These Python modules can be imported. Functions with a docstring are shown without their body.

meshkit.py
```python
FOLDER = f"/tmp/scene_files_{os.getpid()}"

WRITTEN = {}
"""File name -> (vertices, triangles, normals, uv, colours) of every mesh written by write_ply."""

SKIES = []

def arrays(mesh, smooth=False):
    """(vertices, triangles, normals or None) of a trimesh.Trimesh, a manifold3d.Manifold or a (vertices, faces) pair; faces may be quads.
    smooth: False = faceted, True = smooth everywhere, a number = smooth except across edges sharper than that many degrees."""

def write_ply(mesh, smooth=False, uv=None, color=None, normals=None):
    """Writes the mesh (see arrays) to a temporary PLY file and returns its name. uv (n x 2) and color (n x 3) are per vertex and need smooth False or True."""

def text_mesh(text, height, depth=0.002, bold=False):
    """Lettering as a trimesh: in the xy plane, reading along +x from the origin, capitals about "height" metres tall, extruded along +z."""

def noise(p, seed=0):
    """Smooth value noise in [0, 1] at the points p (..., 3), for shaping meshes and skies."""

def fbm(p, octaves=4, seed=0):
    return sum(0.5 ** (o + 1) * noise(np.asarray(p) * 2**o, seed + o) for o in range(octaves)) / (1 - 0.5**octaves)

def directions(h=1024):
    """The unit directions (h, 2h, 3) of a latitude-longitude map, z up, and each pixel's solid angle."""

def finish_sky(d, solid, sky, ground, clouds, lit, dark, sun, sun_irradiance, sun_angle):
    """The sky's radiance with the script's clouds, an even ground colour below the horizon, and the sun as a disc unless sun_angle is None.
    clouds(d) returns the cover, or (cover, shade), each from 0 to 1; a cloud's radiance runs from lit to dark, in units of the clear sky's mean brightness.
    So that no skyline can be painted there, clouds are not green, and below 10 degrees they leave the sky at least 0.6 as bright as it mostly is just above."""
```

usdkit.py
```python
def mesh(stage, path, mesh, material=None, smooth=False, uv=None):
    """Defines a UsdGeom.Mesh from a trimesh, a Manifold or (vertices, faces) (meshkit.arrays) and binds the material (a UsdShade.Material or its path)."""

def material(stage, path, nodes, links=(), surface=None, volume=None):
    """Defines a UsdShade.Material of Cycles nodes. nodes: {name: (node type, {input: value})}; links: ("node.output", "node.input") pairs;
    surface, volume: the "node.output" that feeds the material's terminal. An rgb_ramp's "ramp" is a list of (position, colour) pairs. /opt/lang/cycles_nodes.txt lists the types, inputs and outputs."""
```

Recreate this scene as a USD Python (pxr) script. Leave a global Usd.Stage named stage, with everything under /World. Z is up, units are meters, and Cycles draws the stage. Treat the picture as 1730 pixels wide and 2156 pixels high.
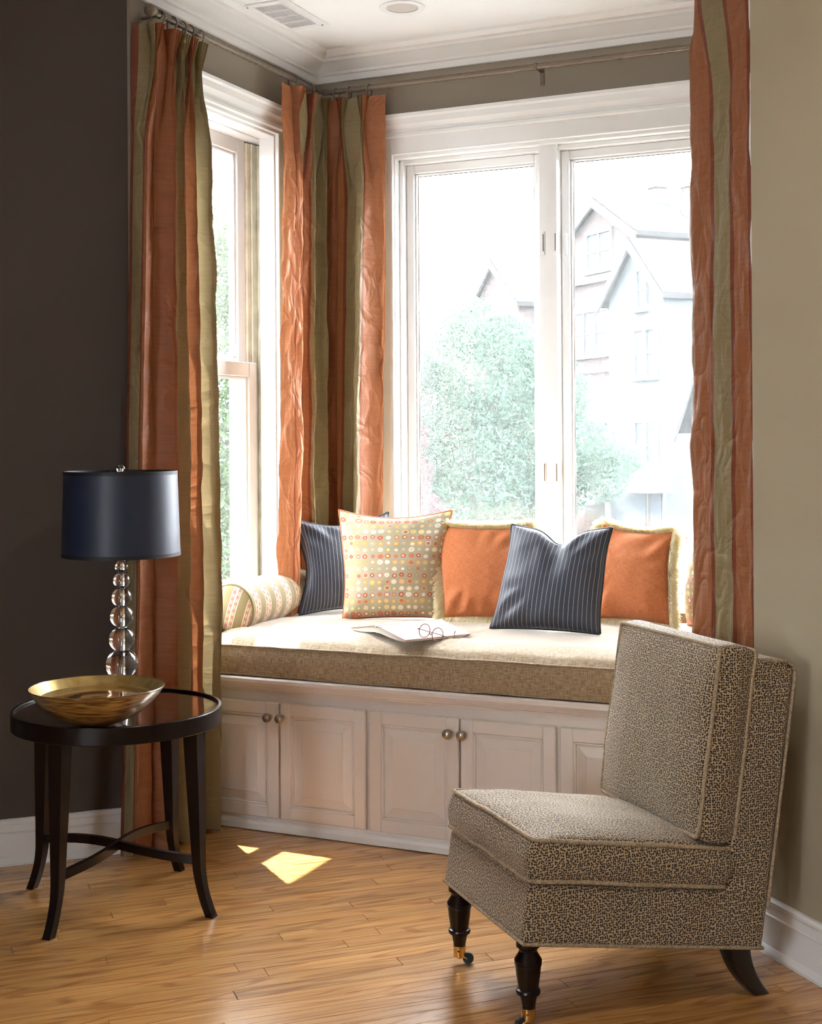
import math, random, numpy as np, trimesh, usdkit, meshkit
from pxr import Usd, UsdGeom, UsdLux, UsdShade, Gf, Sdf, Vt
stage = Usd.Stage.CreateInMemory()
UsdGeom.SetStageUpAxis(stage, UsdGeom.Tokens.z); UsdGeom.SetStageMetersPerUnit(stage, 1.0)
UsdGeom.Xform.Define(stage, '/World'); UsdGeom.Scope.Define(stage, '/World/Looks')
T_ = Sdf.ValueTypeNames
# ------------------------------------------------------------------ camera, sky, sun
F_PX, ROLL, YAW, CY, EYE = 2861.5, -0.0065, math.pi / 4 - 0.35737, 1078 - 154.6, 1.37
cam = UsdGeom.Camera.Define(stage, '/World/camera')
cr, sr = math.cos(ROLL), math.sin(ROLL); cy_, sy_ = math.cos(YAW), math.sin(YAW)
lev = lambda r, d, f: Gf.Vec3d(cy_ * r - sy_ * f, sy_ * r + cy_ * f, -d)
X_, D_, Z_ = lev(cr, -sr, 0), lev(sr, cr, 0), lev(0, 0, 1)
cam.AddTransformOp().Set(Gf.Matrix4d(X_[0], X_[1], X_[2], 0, -D_[0], -D_[1], -D_[2], 0, -Z_[0], -Z_[1], -Z_[2], 0, 0, 0, EYE, 1))
cam.CreateHorizontalApertureAttr(36.0); cam.CreateVerticalApertureAttr(36.0 * 2156 / 1730)
cam.CreateFocalLengthAttr(36.0 * F_PX / 1730)
cam.CreateVerticalApertureOffsetAttr(-(1078 - CY) / 1730 * 36.0)
cam.CreateClippingRangeAttr(Gf.Vec2f(0.05, 2000)); cam.CreateExposureAttr(1.15)
SKY, SUN = 5.4, 4.8
dome = UsdLux.DomeLight.Define(stage, '/World/sky'); dome.CreateIntensityAttr(SKY); dome.CreateColorAttr(Gf.Vec3f(0.93, 0.98, 1.04))
sun = UsdLux.DistantLight.Define(stage, '/World/sun'); sun.CreateAngleAttr(0.53); sun.CreateIntensityAttr(SUN); sun.CreateNormalizeAttr(True); sun.CreateColorAttr(Gf.Vec3f(1, 0.98, 0.95))
sd = np.array([0.325, -0.255, -1.0]); sd /= np.linalg.norm(sd)          # the way the light travels
zx = -sd; xx = np.cross([0, 1, 0], zx); xx /= np.linalg.norm(xx); yx = np.cross(zx, xx)
sun.AddTransformOp().Set(Gf.Matrix4d(*xx, 0, *yx, 0, *zx, 0, 0, 0, 50, 1))
# ------------------------------------------------------------------ helpers
rnd = random.Random(7); nrg = np.random.default_rng(7)
S2 = math.sqrt(2)
uv = lambda u, v, z=0.0: np.array([(u + v) / S2, (u - v) / S2, z])      # the main room's own axes
taken = {}
def numbered(parent, name):
    k = (parent, name); n = taken.get(k, 0); taken[k] = n + 1
    return f'{parent}/{name}' + (f'_{n:03d}' if n else '')
def tag(prim, label=None, cat=None, group=None, kind=None):
    for k, v in (('label', label), ('category', cat), ('group', group), ('kind', kind)):
        if v: prim.SetCustomDataByKey(k, v)
    return prim
def cat_(*m):
    return trimesh.util.concatenate([x if isinstance(x, trimesh.Trimesh) else trimesh.Trimesh(*x, process=False) for x in m])
def put(name, mesh, mat, parent='/World', smooth=35, uvs=None, box_uv=False, base=None, label=None, cat=None, group=None, kind=None):
    """One Mesh prim. base: 4x4 of the parent thing, so that world-space geometry lands in its frame."""
    if isinstance(mesh, (tuple, list)): mesh = trimesh.Trimesh(np.asarray(mesh[0], float), np.asarray(mesh[1], int), process=False)
    parent = str(parent.GetPath()) if hasattr(parent, 'GetPath') else parent
    path = numbered(parent, name)
    if base is None and parent in frames: base = frames[parent]
    if base is not None:
        mesh = mesh.copy(); mesh.apply_transform(np.linalg.inv(base))
    if uvs is not None:
        m = usdkit.mesh(stage, path, mesh, mat, smooth=bool(smooth), uv=uvs)
    elif box_uv:
        v, f, n = meshkit.arrays(mesh, smooth)
        fn = np.cross(v[f[:, 1]] - v[f[:, 0]], v[f[:, 2]] - v[f[:, 0]]); ax = np.abs(fn).argmax(1)
        P = v[f.ravel()]; A = np.repeat(ax, 3)
        U = np.where(A == 0, P[:, 1], P[:, 0]); W = np.where(A == 2, P[:, 1], P[:, 2])
        U = U + 0.37 * A
        m = usdkit.mesh(stage, path, (P, np.arange(len(P)).reshape(-1, 3)), mat, smooth=False, uv=np.stack([U, W], 1))
        if n is not None:
            m.CreateNormalsAttr(Vt.Vec3fArray.FromNumpy(n[f.ravel()].astype(np.float32))); m.SetNormalsInterpolation('vertex')
    else:
        m = usdkit.mesh(stage, path, mesh, mat, smooth=smooth)
    return tag(m.GetPrim(), label, cat, group, kind)
frames = {}
def thing(name, label, cat, base=(0, 0, 0), rotz=0.0, group=None, kind=None):
    path = numbered('/World', name)
    x = UsdGeom.Xform.Define(stage, path); x.AddTranslateOp().Set(Gf.Vec3d(*map(float, base))); x.AddRotateZOp().Set(math.degrees(rotz))
    M = trimesh.transformations.rotation_matrix(rotz, [0, 0, 1]); M[:3, 3] = base
    frames[path] = M
    return tag(x.GetPrim(), label, cat, group, kind)
def part(t, name, mesh, mat, **k):                                      # a part given in world space
    p = str(t.GetPath()); r = '/'.join(p.split('/')[:3])
    return put(name, mesh, mat, p, base=frames[r], **k)
def box(x0, x1, y0, y1, z0, z1):
    m = trimesh.creation.box([abs(x1 - x0), abs(y1 - y0), abs(z1 - z0)]); m.apply_translation([(x0 + x1) / 2, (y0 + y1) / 2, (z0 + z1) / 2]); return m
def cbox(x0, x1, y0, y1, z0, z1, c=0.003):
    a, b = np.minimum([x0, y0, z0], [x1, y1, z1]), np.maximum([x0, y0, z0], [x1, y1, z1])
    P = []
    for i in range(8):
        s = np.array([(i >> k) & 1 for k in range(3)]); p = np.where(s, b, a); d = np.where(s, -c, c)
        for k in range(3):
            e = d.copy(); e[k] = 0; P.append(p + e)
    return trimesh.convex.convex_hull(np.array(P))
def rot(m, ang, axis=(0, 0, 1), at=(0, 0, 0)):
    m = m.copy(); m.apply_transform(trimesh.transformations.rotation_matrix(ang, axis, at)); return m
def mov(m, d): m = m.copy(); m.apply_translation(d); return m
def uvbox(u0, u1, v0, v1, z0, z1, c=0):                                 # a box along the main room's axes
    m = cbox(u0, u1, v0, v1, z0, z1, c) if c else box(u0, u1, v0, v1, z0, z1)
    P = m.vertices; m.vertices = np.stack([(P[:, 0] + P[:, 1]) / S2, (P[:, 0] - P[:, 1]) / S2, P[:, 2]], 1); m.invert(); return m
def grid_faces(a, b, wrap_a=False, wrap_b=False):
    i, j = np.meshgrid(np.arange(a if wrap_a else a - 1), np.arange(b if wrap_b else b - 1), indexing='ij')
    i2, j2 = (i + 1) % a, (j + 1) % b
    q = np.stack([i * b + j, i2 * b + j, i2 * b + j2, i * b + j2], -1).reshape(-1, 4)
    return np.vstack([q[:, [0, 1, 2]], q[:, [0, 2, 3]]])
def tube(P, r, sides=10, closed=False, caps=True, prof=None):
    P = np.asarray(P, float); n = len(P); r = np.broadcast_to(np.asarray(r, float), (n,))
    t = (np.roll(P, -1, 0) - np.roll(P, 1, 0)) if closed else np.gradient(P, axis=0)
    t /= np.linalg.norm(t, axis=1, keepdims=True) + 1e-12
    a = np.zeros_like(P); ref = np.array([0, 0, 1.0]) if abs(t[0, 2]) < 0.9 else np.array([1.0, 0, 0])
    a0 = np.cross(t[0], ref); a[0] = a0 / np.linalg.norm(a0)
    for i in range(1, n):
        w = a[i - 1] - t[i] * (a[i - 1] @ t[i]); a[i] = w / (np.linalg.norm(w) + 1e-12)
    b = np.cross(t, a); th = np.arange(sides) * 2 * np.pi / sides
    cs = np.stack([np.cos(th), np.sin(th)], 1) if prof is None else np.asarray(prof)
    sides = len(cs)
    V = P[:, None] + r[:, None, None] * (cs[None, :, :1] * a[:, None] + cs[None, :, 1:] * b[:, None])
    f = grid_faces(n, sides, closed, True); V = V.reshape(-1, 3)
    if caps and not closed:
        V = np.vstack([V, P[0], P[-1]]); k = np.arange(sides); m0 = n * sides
        f = np.vstack([f, np.stack([np.full(sides, m0), k, (k + 1) % sides], 1), np.stack([np.full(sides, m0 + 1), (n - 1) * sides + (k + 1) % sides, (n - 1) * sides + k], 1)])
    m = trimesh.Trimesh(V, f, process=False)
    if m.volume < 0: m.invert()
    return m
def lathe(prof, n=32, at=(0, 0, 0)):
    """prof: (radius, z) from bottom to top; ends on the axis to be closed."""
    p = np.asarray(prof, float); th = np.arange(n) * 2 * np.pi / n
    V = np.stack([p[:, None, 0] * np.cos(th), p[:, None, 0] * np.sin(th), np.repeat(p[:, 1:], n, 1)], -1).reshape(-1, 3)
    m = trimesh.Trimesh(V, grid_faces(len(p), n, False, True), process=True); m.update_faces(m.nondegenerate_faces()); m.remove_unreferenced_vertices()
    if m.is_watertight and m.volume < 0: m.invert()
    return mov(m, at)
def sphere(r, at, n=24): 
    a = np.linspace(-np.pi / 2, np.pi / 2, n // 2 + 1); return lathe(np.stack([np.abs(np.cos(a)) * r, np.sin(a) * r], 1), n, at)
def sweep(profile, path, z0=0.0):
    """profile: closed loop of (offset to the right of travel, z); path: open polyline in plan, mitred."""
    p = np.asarray(path, float); pr = np.asarray(profile, float); d = np.diff(p, axis=0); d /= np.linalg.norm(d, axis=1, keepdims=True)
    nr = np.stack([d[:, 1], -d[:, 0]], 1); m = []
    for i in range(len(p)):
        if i == 0: q = nr[0]
        elif i == len(p) - 1: q = nr[-1]
        else: q = nr[i - 1] + nr[i]; q = q / (q @ nr[i])
        m.append(q)
    m = np.array(m); V = np.concatenate([p[:, None] + pr[None, :, :1] * m[:, None], np.broadcast_to(pr[None, :, 1:] + z0, (len(p), len(pr), 1))], -1).reshape(-1, 3)
    k = len(pr); f = grid_faces(len(p), k, False, True)
    import shapely
    tri = trimesh.creation.triangulate_polygon(shapely.Polygon(pr), engine='earcut')[1] if k > 2 else []
    vv = trimesh.creation.triangulate_polygon(shapely.Polygon(pr), engine='earcut')[0]
    idx = np.array([np.argmin(((pr - q) ** 2).sum(1)) for q in vv]); tri = idx[tri]
    f = np.vstack([f, tri, tri[:, ::-1] + (len(p) - 1) * k])
    o = trimesh.Trimesh(V, f, process=False); o.fix_normals(); return o
def smoothstep(a, b, x): t = np.clip((x - a) / (b - a), 0, 1); return t * t * (3 - 2 * t)
# ------------------------------------------------------------------ materials
LK = '/World/Looks/'
def mat(name, nodes, links, surface='p.BSDF', volume=None): return usdkit.material(stage, LK + name, nodes, links, surface, volume)
def plain(name, col, rough=0.5, bump=0.0, bscale=200, var=0.0, vscale=6, spec=0.5, **k):
    n = {'p': ('principled_bsdf', {'base_color': col, 'roughness': rough, 'specular_ior_level': spec, **k})}; l = []
    if bump or var: n['tc'] = ('texture_coordinate', {})
    if bump:
        n['n'] = ('noise_texture', {'scale': bscale, 'detail': 3}); n['b'] = ('bump', {'strength': bump, 'distance': 0.002})
        l += [('tc.object', 'n.vector'), ('n.fac', 'b.height'), ('b.normal', 'p.normal')]
    if var:
        c = np.array(col); n['m'] = ('noise_texture', {'scale': vscale, 'detail': 4}); n['r'] = ('rgb_ramp', {'ramp': [(0.3, tuple(c * (1 - var))), (0.7, tuple(np.minimum(1, c * (1 + var))))]})
        l += [('tc.object', 'm.vector'), ('m.fac', 'r.fac'), ('r.color', 'p.base_color')]
    return mat(name, n, l)
paint_b = plain('beige_paint', (0.40, 0.335, 0.228), 0.75, spec=0.3)  # taupe made lighter: light on the right wall put into the colour
paint_c = plain('dark_brown_paint', (0.082, 0.064, 0.054), 0.75, spec=0.25)  # taupe made darker: shade on the left wall put into the colour
paint = plain('taupe_paint', (0.27, 0.228, 0.178), 0.75, spec=0.3)
ceil_m = plain('ceiling_paint', (0.86, 0.865, 0.86), 0.8, spec=0.2)
white = plain('white_gloss_trim', (0.83, 0.83, 0.825), 0.35)
cab_m = plain('cream_cabinet_paint', (0.73, 0.67, 0.63), 0.35)
oldwood = plain('aged_cream_paint', (0.80, 0.73, 0.56), 0.6, var=0.18, vscale=14)
bronze = plain('aged_bronze', (0.20, 0.155, 0.115), 0.42, bump=0.2, bscale=120, metallic=0.55)
nickel = plain('satin_nickel', (0.42, 0.36, 0.29), 0.30, metallic=0.9)
brass = plain('polished_brass', (0.75, 0.50, 0.20), 0.22, metallic=1.0)
espresso = plain('espresso_wood', (0.008, 0.0036, 0.003), 0.32, spec=0.35)
espresso_top = plain('espresso_polished_top', (0.012, 0.005, 0.004), 0.12, coat_weight=1.0, coat_roughness=0.02, coat_ior=1.7)
black = plain('black_rubber', (0.01, 0.01, 0.01), 0.5)
gap_m = plain('dark_gap', (0.10, 0.06, 0.03), 0.8)
crystal = mat('clear_crystal', {'p': ('principled_bsdf', {'base_color': (1, 1, 1), 'roughness': 0.0, 'transmission_weight': 1.0, 'ior': 1.52})}, [])
chrome = plain('polished_chrome', (0.8, 0.8, 0.8), 0.08, metallic=1.0)
shade_m = plain('navy_lampshade', (0.012, 0.020, 0.050), 0.46, spec=0.6)
shade_in = plain('shade_lining', (0.55, 0.42, 0.22), 0.6)
pipe_rust = plain('rust_piping', (0.42, 0.13, 0.05), 0.75, bump=0.2, bscale=500)
pipe_navy = plain('navy_piping', (0.016, 0.018, 0.026), 0.6, bump=0.2, bscale=500)
pipe_olive = plain('olive_piping', (0.16, 0.125, 0.055), 0.8, bump=0.2, bscale=500)
page_m = plain('book_pages', (0.66, 0.61, 0.50), 0.9, spec=0.1)
pink_m = plain('pink_book_cover', (0.62, 0.37, 0.34), 0.9, spec=0.1)
tort = plain('tortoise_metal', (0.10, 0.035, 0.02), 0.3, metallic=0.2)
fringe_m = mat('straw_fringe', {'i': ('hair_info', {}), 'o': ('geometry', {}), 'r': ('rgb_ramp', {'ramp': [(0, (0.74, 0.66, 0.43)), (1, (0.94, 0.88, 0.68))]}), 'n': ('noise_texture', {'scale': 180}),
    'p': ('principled_bsdf', {'roughness': 0.7, 'sheen_weight': 0.3}), 't': ('translucent_bsdf', {}), 'm': ('mix_closure', {'fac': 0.45})}, [('o.position', 'n.vector'), ('n.fac', 'r.fac'), ('r.color', 'p.base_color'), ('r.color', 't.color'), ('p.BSDF', 'm.closure1'), ('t.BSDF', 'm.closure2')], 'm.closure')
# pane: clear, a little reflection, and a thin white veil that imitates outdoor glare
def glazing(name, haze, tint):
    """Thin glass: clear, mirror-like only at a glancing look; haze: share of a translucent veil that imitates glare."""
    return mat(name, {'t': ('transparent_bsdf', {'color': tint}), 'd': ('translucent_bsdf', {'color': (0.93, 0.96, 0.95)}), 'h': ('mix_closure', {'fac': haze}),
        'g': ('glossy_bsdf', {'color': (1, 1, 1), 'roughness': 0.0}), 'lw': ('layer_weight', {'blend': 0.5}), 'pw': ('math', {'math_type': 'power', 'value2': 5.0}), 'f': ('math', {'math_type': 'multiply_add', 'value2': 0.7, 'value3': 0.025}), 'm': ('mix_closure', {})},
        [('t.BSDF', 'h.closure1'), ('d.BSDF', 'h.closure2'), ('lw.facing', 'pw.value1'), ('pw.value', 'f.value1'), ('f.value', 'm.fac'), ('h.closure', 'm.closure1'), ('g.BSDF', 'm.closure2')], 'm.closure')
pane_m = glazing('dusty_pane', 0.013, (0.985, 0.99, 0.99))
clear_lens = glazing('clear_lens', 0.0, (1, 1, 1))
def silk(name, col, dark):
    """Dupioni silk: fine horizontal slubs, crumples, and light that comes through from behind."""
    return mat(name, {'uv': ('uvmap', {'attribute': 'st'}), 'm1': ('mapping', {'scale': (9, 130, 1)}), 'n1': ('noise_texture', {'scale': 1.0, 'detail': 4}), 'm2': ('mapping', {'scale': (11, 8, 1), 'rotation': (0, 0, 0.45)}), 'n2': ('noise_texture', {'scale': 1.0, 'detail': 2.5, 'distortion': 0.8, 'type': 'ridged_multifractal', 'gain': 1.6, 'offset': 0.9}),
        'r': ('rgb_ramp', {'ramp': [(0.25, dark), (0.75, col)]}), 'mx': ('math', {'math_type': 'multiply_add', 'value2': 0.12}), 'b': ('bump', {'strength': 0.45, 'distance': 0.010}),
        'p': ('principled_bsdf', {'roughness': 0.5, 'sheen_weight': 0.35, 'sheen_roughness': 0.4, 'sheen_tint': col, 'specular_ior_level': 0.35}), 'tr': ('translucent_bsdf', {'color': tuple(min(1, c * 1.15) for c in col)}), 'mix': ('mix_closure', {'fac': 0.22})},
        [('uv.UV', 'm1.vector'), ('m1.vector', 'n1.vector'), ('uv.UV', 'm2.vector'), ('m2.vector', 'n2.vector'), ('n1.fac', 'r.fac'), ('r.color', 'p.base_color'), ('n1.fac', 'mx.value1'), ('n2.fac', 'mx.value3'), ('mx.value', 'b.height'), ('b.normal', 'p.normal'), ('b.normal', 'tr.normal'),
         ('p.BSDF', 'mix.closure1'), ('tr.BSDF', 'mix.closure2')], 'mix.closure')
SILK = {'orange': silk('orange_silk', (0.37, 0.140, 0.058), (0.30, 0.105, 0.042)), 'olive': silk('olive_silk', (0.31, 0.243, 0.128), (0.255, 0.195, 0.098)), 'rust': silk('rust_silk', (0.235, 0.065, 0.034), (0.195, 0.052, 0.027))}
def oak():
    n = {'oi': ('object_info', {}), 'g': ('geometry', {}), 'rotz': ('vector_rotate', {'rotate_type': 'z_axis', 'angle': -math.pi / 4}), 'off': ('vector_math', {'vector_math_type': 'add'}), 'mul': ('combine_xyz', {}), 'k': ('math', {'math_type': 'multiply', 'value2': 37.0}),
         'mp': ('mapping', {'scale': (1.3, 24, 1)}), 'n': ('noise_texture', {'scale': 1.6, 'detail': 3.5, 'roughness': 0.66, 'distortion': 0.5}), 'mp2': ('mapping', {'scale': (1.1, 8.0, 1)}), 'n2': ('noise_texture', {'scale': 1.5, 'detail': 1.0}),
         'w': ('math', {'math_type': 'multiply', 'value2': 46.0}), 's': ('math', {'math_type': 'sine'}), 'rw': ('map_range', {'from_min': 0.45, 'from_max': 1.0, 'to_min': 0.0, 'to_max': 0.62, 'clamp': True}),
         'r': ('rgb_ramp', {'ramp': [(0.30, (0.40, 0.180, 0.048)), (0.50, (0.50, 0.250, 0.078)), (0.70, (0.56, 0.300, 0.098))]}), 'rk': ('mix', {'mix_type': 'multiply', 'color2': (0.52, 0.34, 0.22)}),
         'tone': ('hsv', {'hue': 0.5, 'saturation': 1.0}), 'tv': ('map_range', {'to_min': 0.86, 'to_max': 1.10}), 'rr': ('map_range', {'to_min': 0.20, 'to_max': 0.32}),
         'p': ('principled_bsdf', {'specular_ior_level': 0.5, 'coat_weight': 0.35, 'coat_roughness': 0.16})}
    l = [('g.position', 'rotz.vector'), ('oi.random', 'k.value1'), ('k.value', 'mul.x'), ('k.value', 'mul.y'), ('rotz.vector', 'off.vector1'), ('mul.vector', 'off.vector2'), ('off.vector', 'mp.vector'), ('mp.vector', 'n.vector'), ('off.vector', 'mp2.vector'), ('mp2.vector', 'n2.vector'),
         ('n2.fac', 'w.value1'), ('w.value', 's.value1'), ('s.value', 'rw.value'), ('n.fac', 'r.fac'), ('r.color', 'rk.color1'), ('rw.result', 'rk.fac'), ('rk.color', 'tone.color'), ('oi.random', 'tv.value'), ('tv.result', 'tone.value'), ('tone.color', 'p.base_color'), ('n.fac', 'rr.value'), ('rr.result', 'p.roughness')]
    n['off'] = ('vector_math', {'math_type': 'add'})
    return mat('red_oak_planks', n, l)
oak_m = oak()
def weave(name, c1, c2, sc, rough=0.85, bump=0.5, sheen=0.25):
    return mat(name, {'uv': ('uvmap', {'attribute': 'st'}), 'm1': ('mapping', {'scale': (sc, sc * 0.12, 1)}), 'n1': ('noise_texture', {'scale': 1, 'detail': 3}), 'm2': ('mapping', {'scale': (sc * 0.12, sc, 1)}), 'n2': ('noise_texture', {'scale': 1, 'detail': 3}),
        'a': ('math', {'math_type': 'add'}), 'h': ('math', {'math_type': 'multiply', 'value2': 0.5}), 'r': ('rgb_ramp', {'ramp': [(0.38, c1), (0.62, c2)]}), 'b': ('bump', {'strength': bump, 'distance': 0.0015}), 'p': ('principled_bsdf', {'roughness': rough, 'sheen_weight': sheen, 'sheen_roughness': 0.4, 'sheen_tint': (1, 0.98, 0.95), 'specular_ior_level': 0.2})},
        [('uv.UV', 'm1.vector'), ('uv.UV', 'm2.vector'), ('m1.vector', 'n1.vector'), ('m2.vector', 'n2.vector'), ('n1.fac', 'a.value1'), ('n2.fac', 'a.value2'), ('a.value', 'h.value1'), ('h.value', 'r.fac'), ('r.color', 'p.base_color'), ('h.value', 'b.height'), ('b.normal', 'p.normal')])
linen = weave('tan_linen', (0.22, 0.145, 0.075), (0.47, 0.36, 0.235), 330, sheen=1.0)
chenille = weave('orange_chenille', (0.40, 0.118, 0.040), (0.52, 0.185, 0.075), 420, bump=0.4)
def speckle():
    return mat('speckled_upholstery', {'uv': ('uvmap', {'attribute': 'st'}), 'v': ('voronoi_texture', {'dimensions': '2D', 'scale': 172.0, 'randomness': 0.62}), 'r': ('rgb_ramp', {'ramp': [(0.33, (0.030, 0.018, 0.013)), (0.43, (0.43, 0.318, 0.195))]}), 'b': ('bump', {'strength': 0.7, 'distance': 0.0012}),
        'rh': ('map_range', {'from_min': 0.2, 'from_max': 0.42, 'clamp': True}), 'p': ('principled_bsdf', {'roughness': 0.8, 'sheen_weight': 0.40, 'sheen_roughness': 0.4, 'sheen_tint': (1, 0.96, 0.9), 'specular_ior_level': 0.3})},
        [('uv.UV', 'v.vector'), ('v.distance', 'r.fac'), ('r.color', 'p.base_color'), ('v.distance', 'rh.value'), ('rh.result', 'b.height'), ('b.normal', 'p.normal')])
speck = speckle()
welt_m = plain('speckled_welt', (0.36, 0.27, 0.17), 0.85, bump=0.6, bscale=330, var=0.45, vscale=190)
def pinstripe(name, pitch, base, line, w=0.09):
    return mat(name, {'uv': ('uvmap', {'attribute': 'st'}), 'x': ('separate_xyz', {}), 'm': ('math', {'math_type': 'multiply', 'value2': 1 / pitch}), 'f': ('math', {'math_type': 'fraction'}), 'c': ('math', {'math_type': 'subtract', 'value2': 0.5}), 'ab': ('math', {'math_type': 'absolute'}),
        'n': ('noise_texture', {'scale': 500, 'detail': 2}), 'r': ('rgb_ramp', {'ramp': [(w * 0.6, line), (w, base)]}), 'mp': ('mapping', {'scale': (900, 60, 1)}), 'b': ('bump', {'strength': 0.25, 'distance': 0.001}), 'p': ('principled_bsdf', {'roughness': 0.42, 'sheen_weight': 0.8, 'sheen_roughness': 0.35, 'sheen_tint': (0.75, 0.8, 0.9), 'specular_ior_level': 0.5})},
        [('uv.UV', 'x.vector'), ('x.x', 'm.value1'), ('m.value', 'f.value1'), ('f.value', 'c.value1'), ('c.value', 'ab.value1'), ('ab.value', 'r.fac'), ('r.color', 'p.base_color'), ('uv.UV', 'mp.vector'), ('mp.vector', 'n.vector'), ('n.fac', 'b.height'), ('b.normal', 'p.normal')])
navy = pinstripe('navy_pinstripe', 0.0155, (0.020, 0.025, 0.042), (0.30, 0.31, 0.34), 0.065)
def dots():
    """Rows of hand-drawn rings and ovals; every third row red, then olive and cream, then gold."""
    N, L = {}, []
    def m(name, op, a=None, b=None, c=None):
        inp = {'math_type': op}
        for i, x in enumerate((a, b, c)):
            if isinstance(x, str): L.append((x, f'{name}.value{i + 1}'))
            elif x is not None: inp[f'value{i + 1}'] = x
        N[name] = ('math', inp); return f'{name}.value'
    N['uv'] = ('uvmap', {'attribute': 'st'}); N['x'] = ('separate_xyz', {}); L.append(('uv.UV', 'x.vector'))
    cx, cyy = m('cx', 'multiply', 'x.x', 1 / 0.0315), m('cy', 'multiply', 'x.y', 1 / 0.0245)
    ix, iy = m('ix', 'floor', cx), m('iy', 'floor', cyy)
    N['cell'] = ('combine_xyz', {}); L += [(ix, 'cell.x'), (iy, 'cell.y')]
    N['wn'] = ('white_noise_texture', {'dimensions': '2D'}); L.append(('cell.vector', 'wn.vector')); N['sc'] = ('separate_color', {}); L.append(('wn.color', 'sc.color'))
    fx = m('fx1', 'subtract', m('fx0', 'fraction', cx), m('jx', 'multiply_add', 'sc.r', 0.16, 0.42)); fy = m('fy1', 'subtract', m('fy0', 'fraction', cyy), m('jy', 'multiply_add', 'sc.g', 0.16, 0.42))
    N['wob'] = ('noise_texture', {'scale': 95, 'detail': 1}); L.append(('uv.UV', 'wob.vector'))
    d0 = m('d2', 'sqrt', m('d1', 'add', m('xx', 'multiply', fx, fx), m('yy', 'multiply', fy, fy)))
    d = m('d3', 'multiply_add', 'wob.fac', 0.13, m('d4', 'subtract', d0, 0.065))
    rad = m('rad', 'multiply_add', 'sc.b', 0.12, 0.29)
    inside = m('ins', 'less_than', d, rad); hole = m('hole', 'less_than', d, m('rh', 'multiply', rad, m('hk', 'multiply_add', 'sc.r', 0.62, 0.18)))
    row = m('row', 'floored_modulo', iy, 3.0)
    ramps = {'r0': [(0.0, (0.42, 0.10, 0.045)), (0.40, (0.50, 0.15, 0.07)), (0.55, (0.36, 0.31, 0.17)), (0.7, (0.48, 0.13, 0.06)), (0.88, (0.66, 0.61, 0.50))], 'r1': [(0, (0.34, 0.30, 0.16)), (0.3, (0.64, 0.59, 0.43)), (0.5, (0.66, 0.58, 0.24)), (0.75, (0.40, 0.35, 0.2))], 'r2': [(0, (0.58, 0.33, 0.09)), (0.35, (0.66, 0.61, 0.51)), (0.5, (0.62, 0.40, 0.12)), (0.75, (0.40, 0.36, 0.22)), (0.85, (0.66, 0.42, 0.14))],
             'h': [(0, (0.66, 0.61, 0.49)), (0.35, (0.55, 0.47, 0.30)), (0.5, (0.66, 0.52, 0.20)), (0.65, (0.70, 0.65, 0.56)), (0.85, (0.48, 0.15, 0.08))]}
    N['wn2'] = ('white_noise_texture', {'dimensions': '3D'}); N['cell2'] = ('combine_xyz', {'z': 5.3}); L += [(iy, 'cell2.x'), (ix, 'cell2.y'), ('cell2.vector', 'wn2.vector')]
    for k, v in ramps.items(): N[k] = ('rgb_ramp', {'ramp': v, 'interpolate': False}); L.append(('wn2.value' if k != 'h' else 'wn.value', f'{k}.fac'))
    is1, is2 = m('is1', 'compare', row, 1.0, 0.1), m('is2', 'compare', row, 2.0, 0.1)
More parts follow.
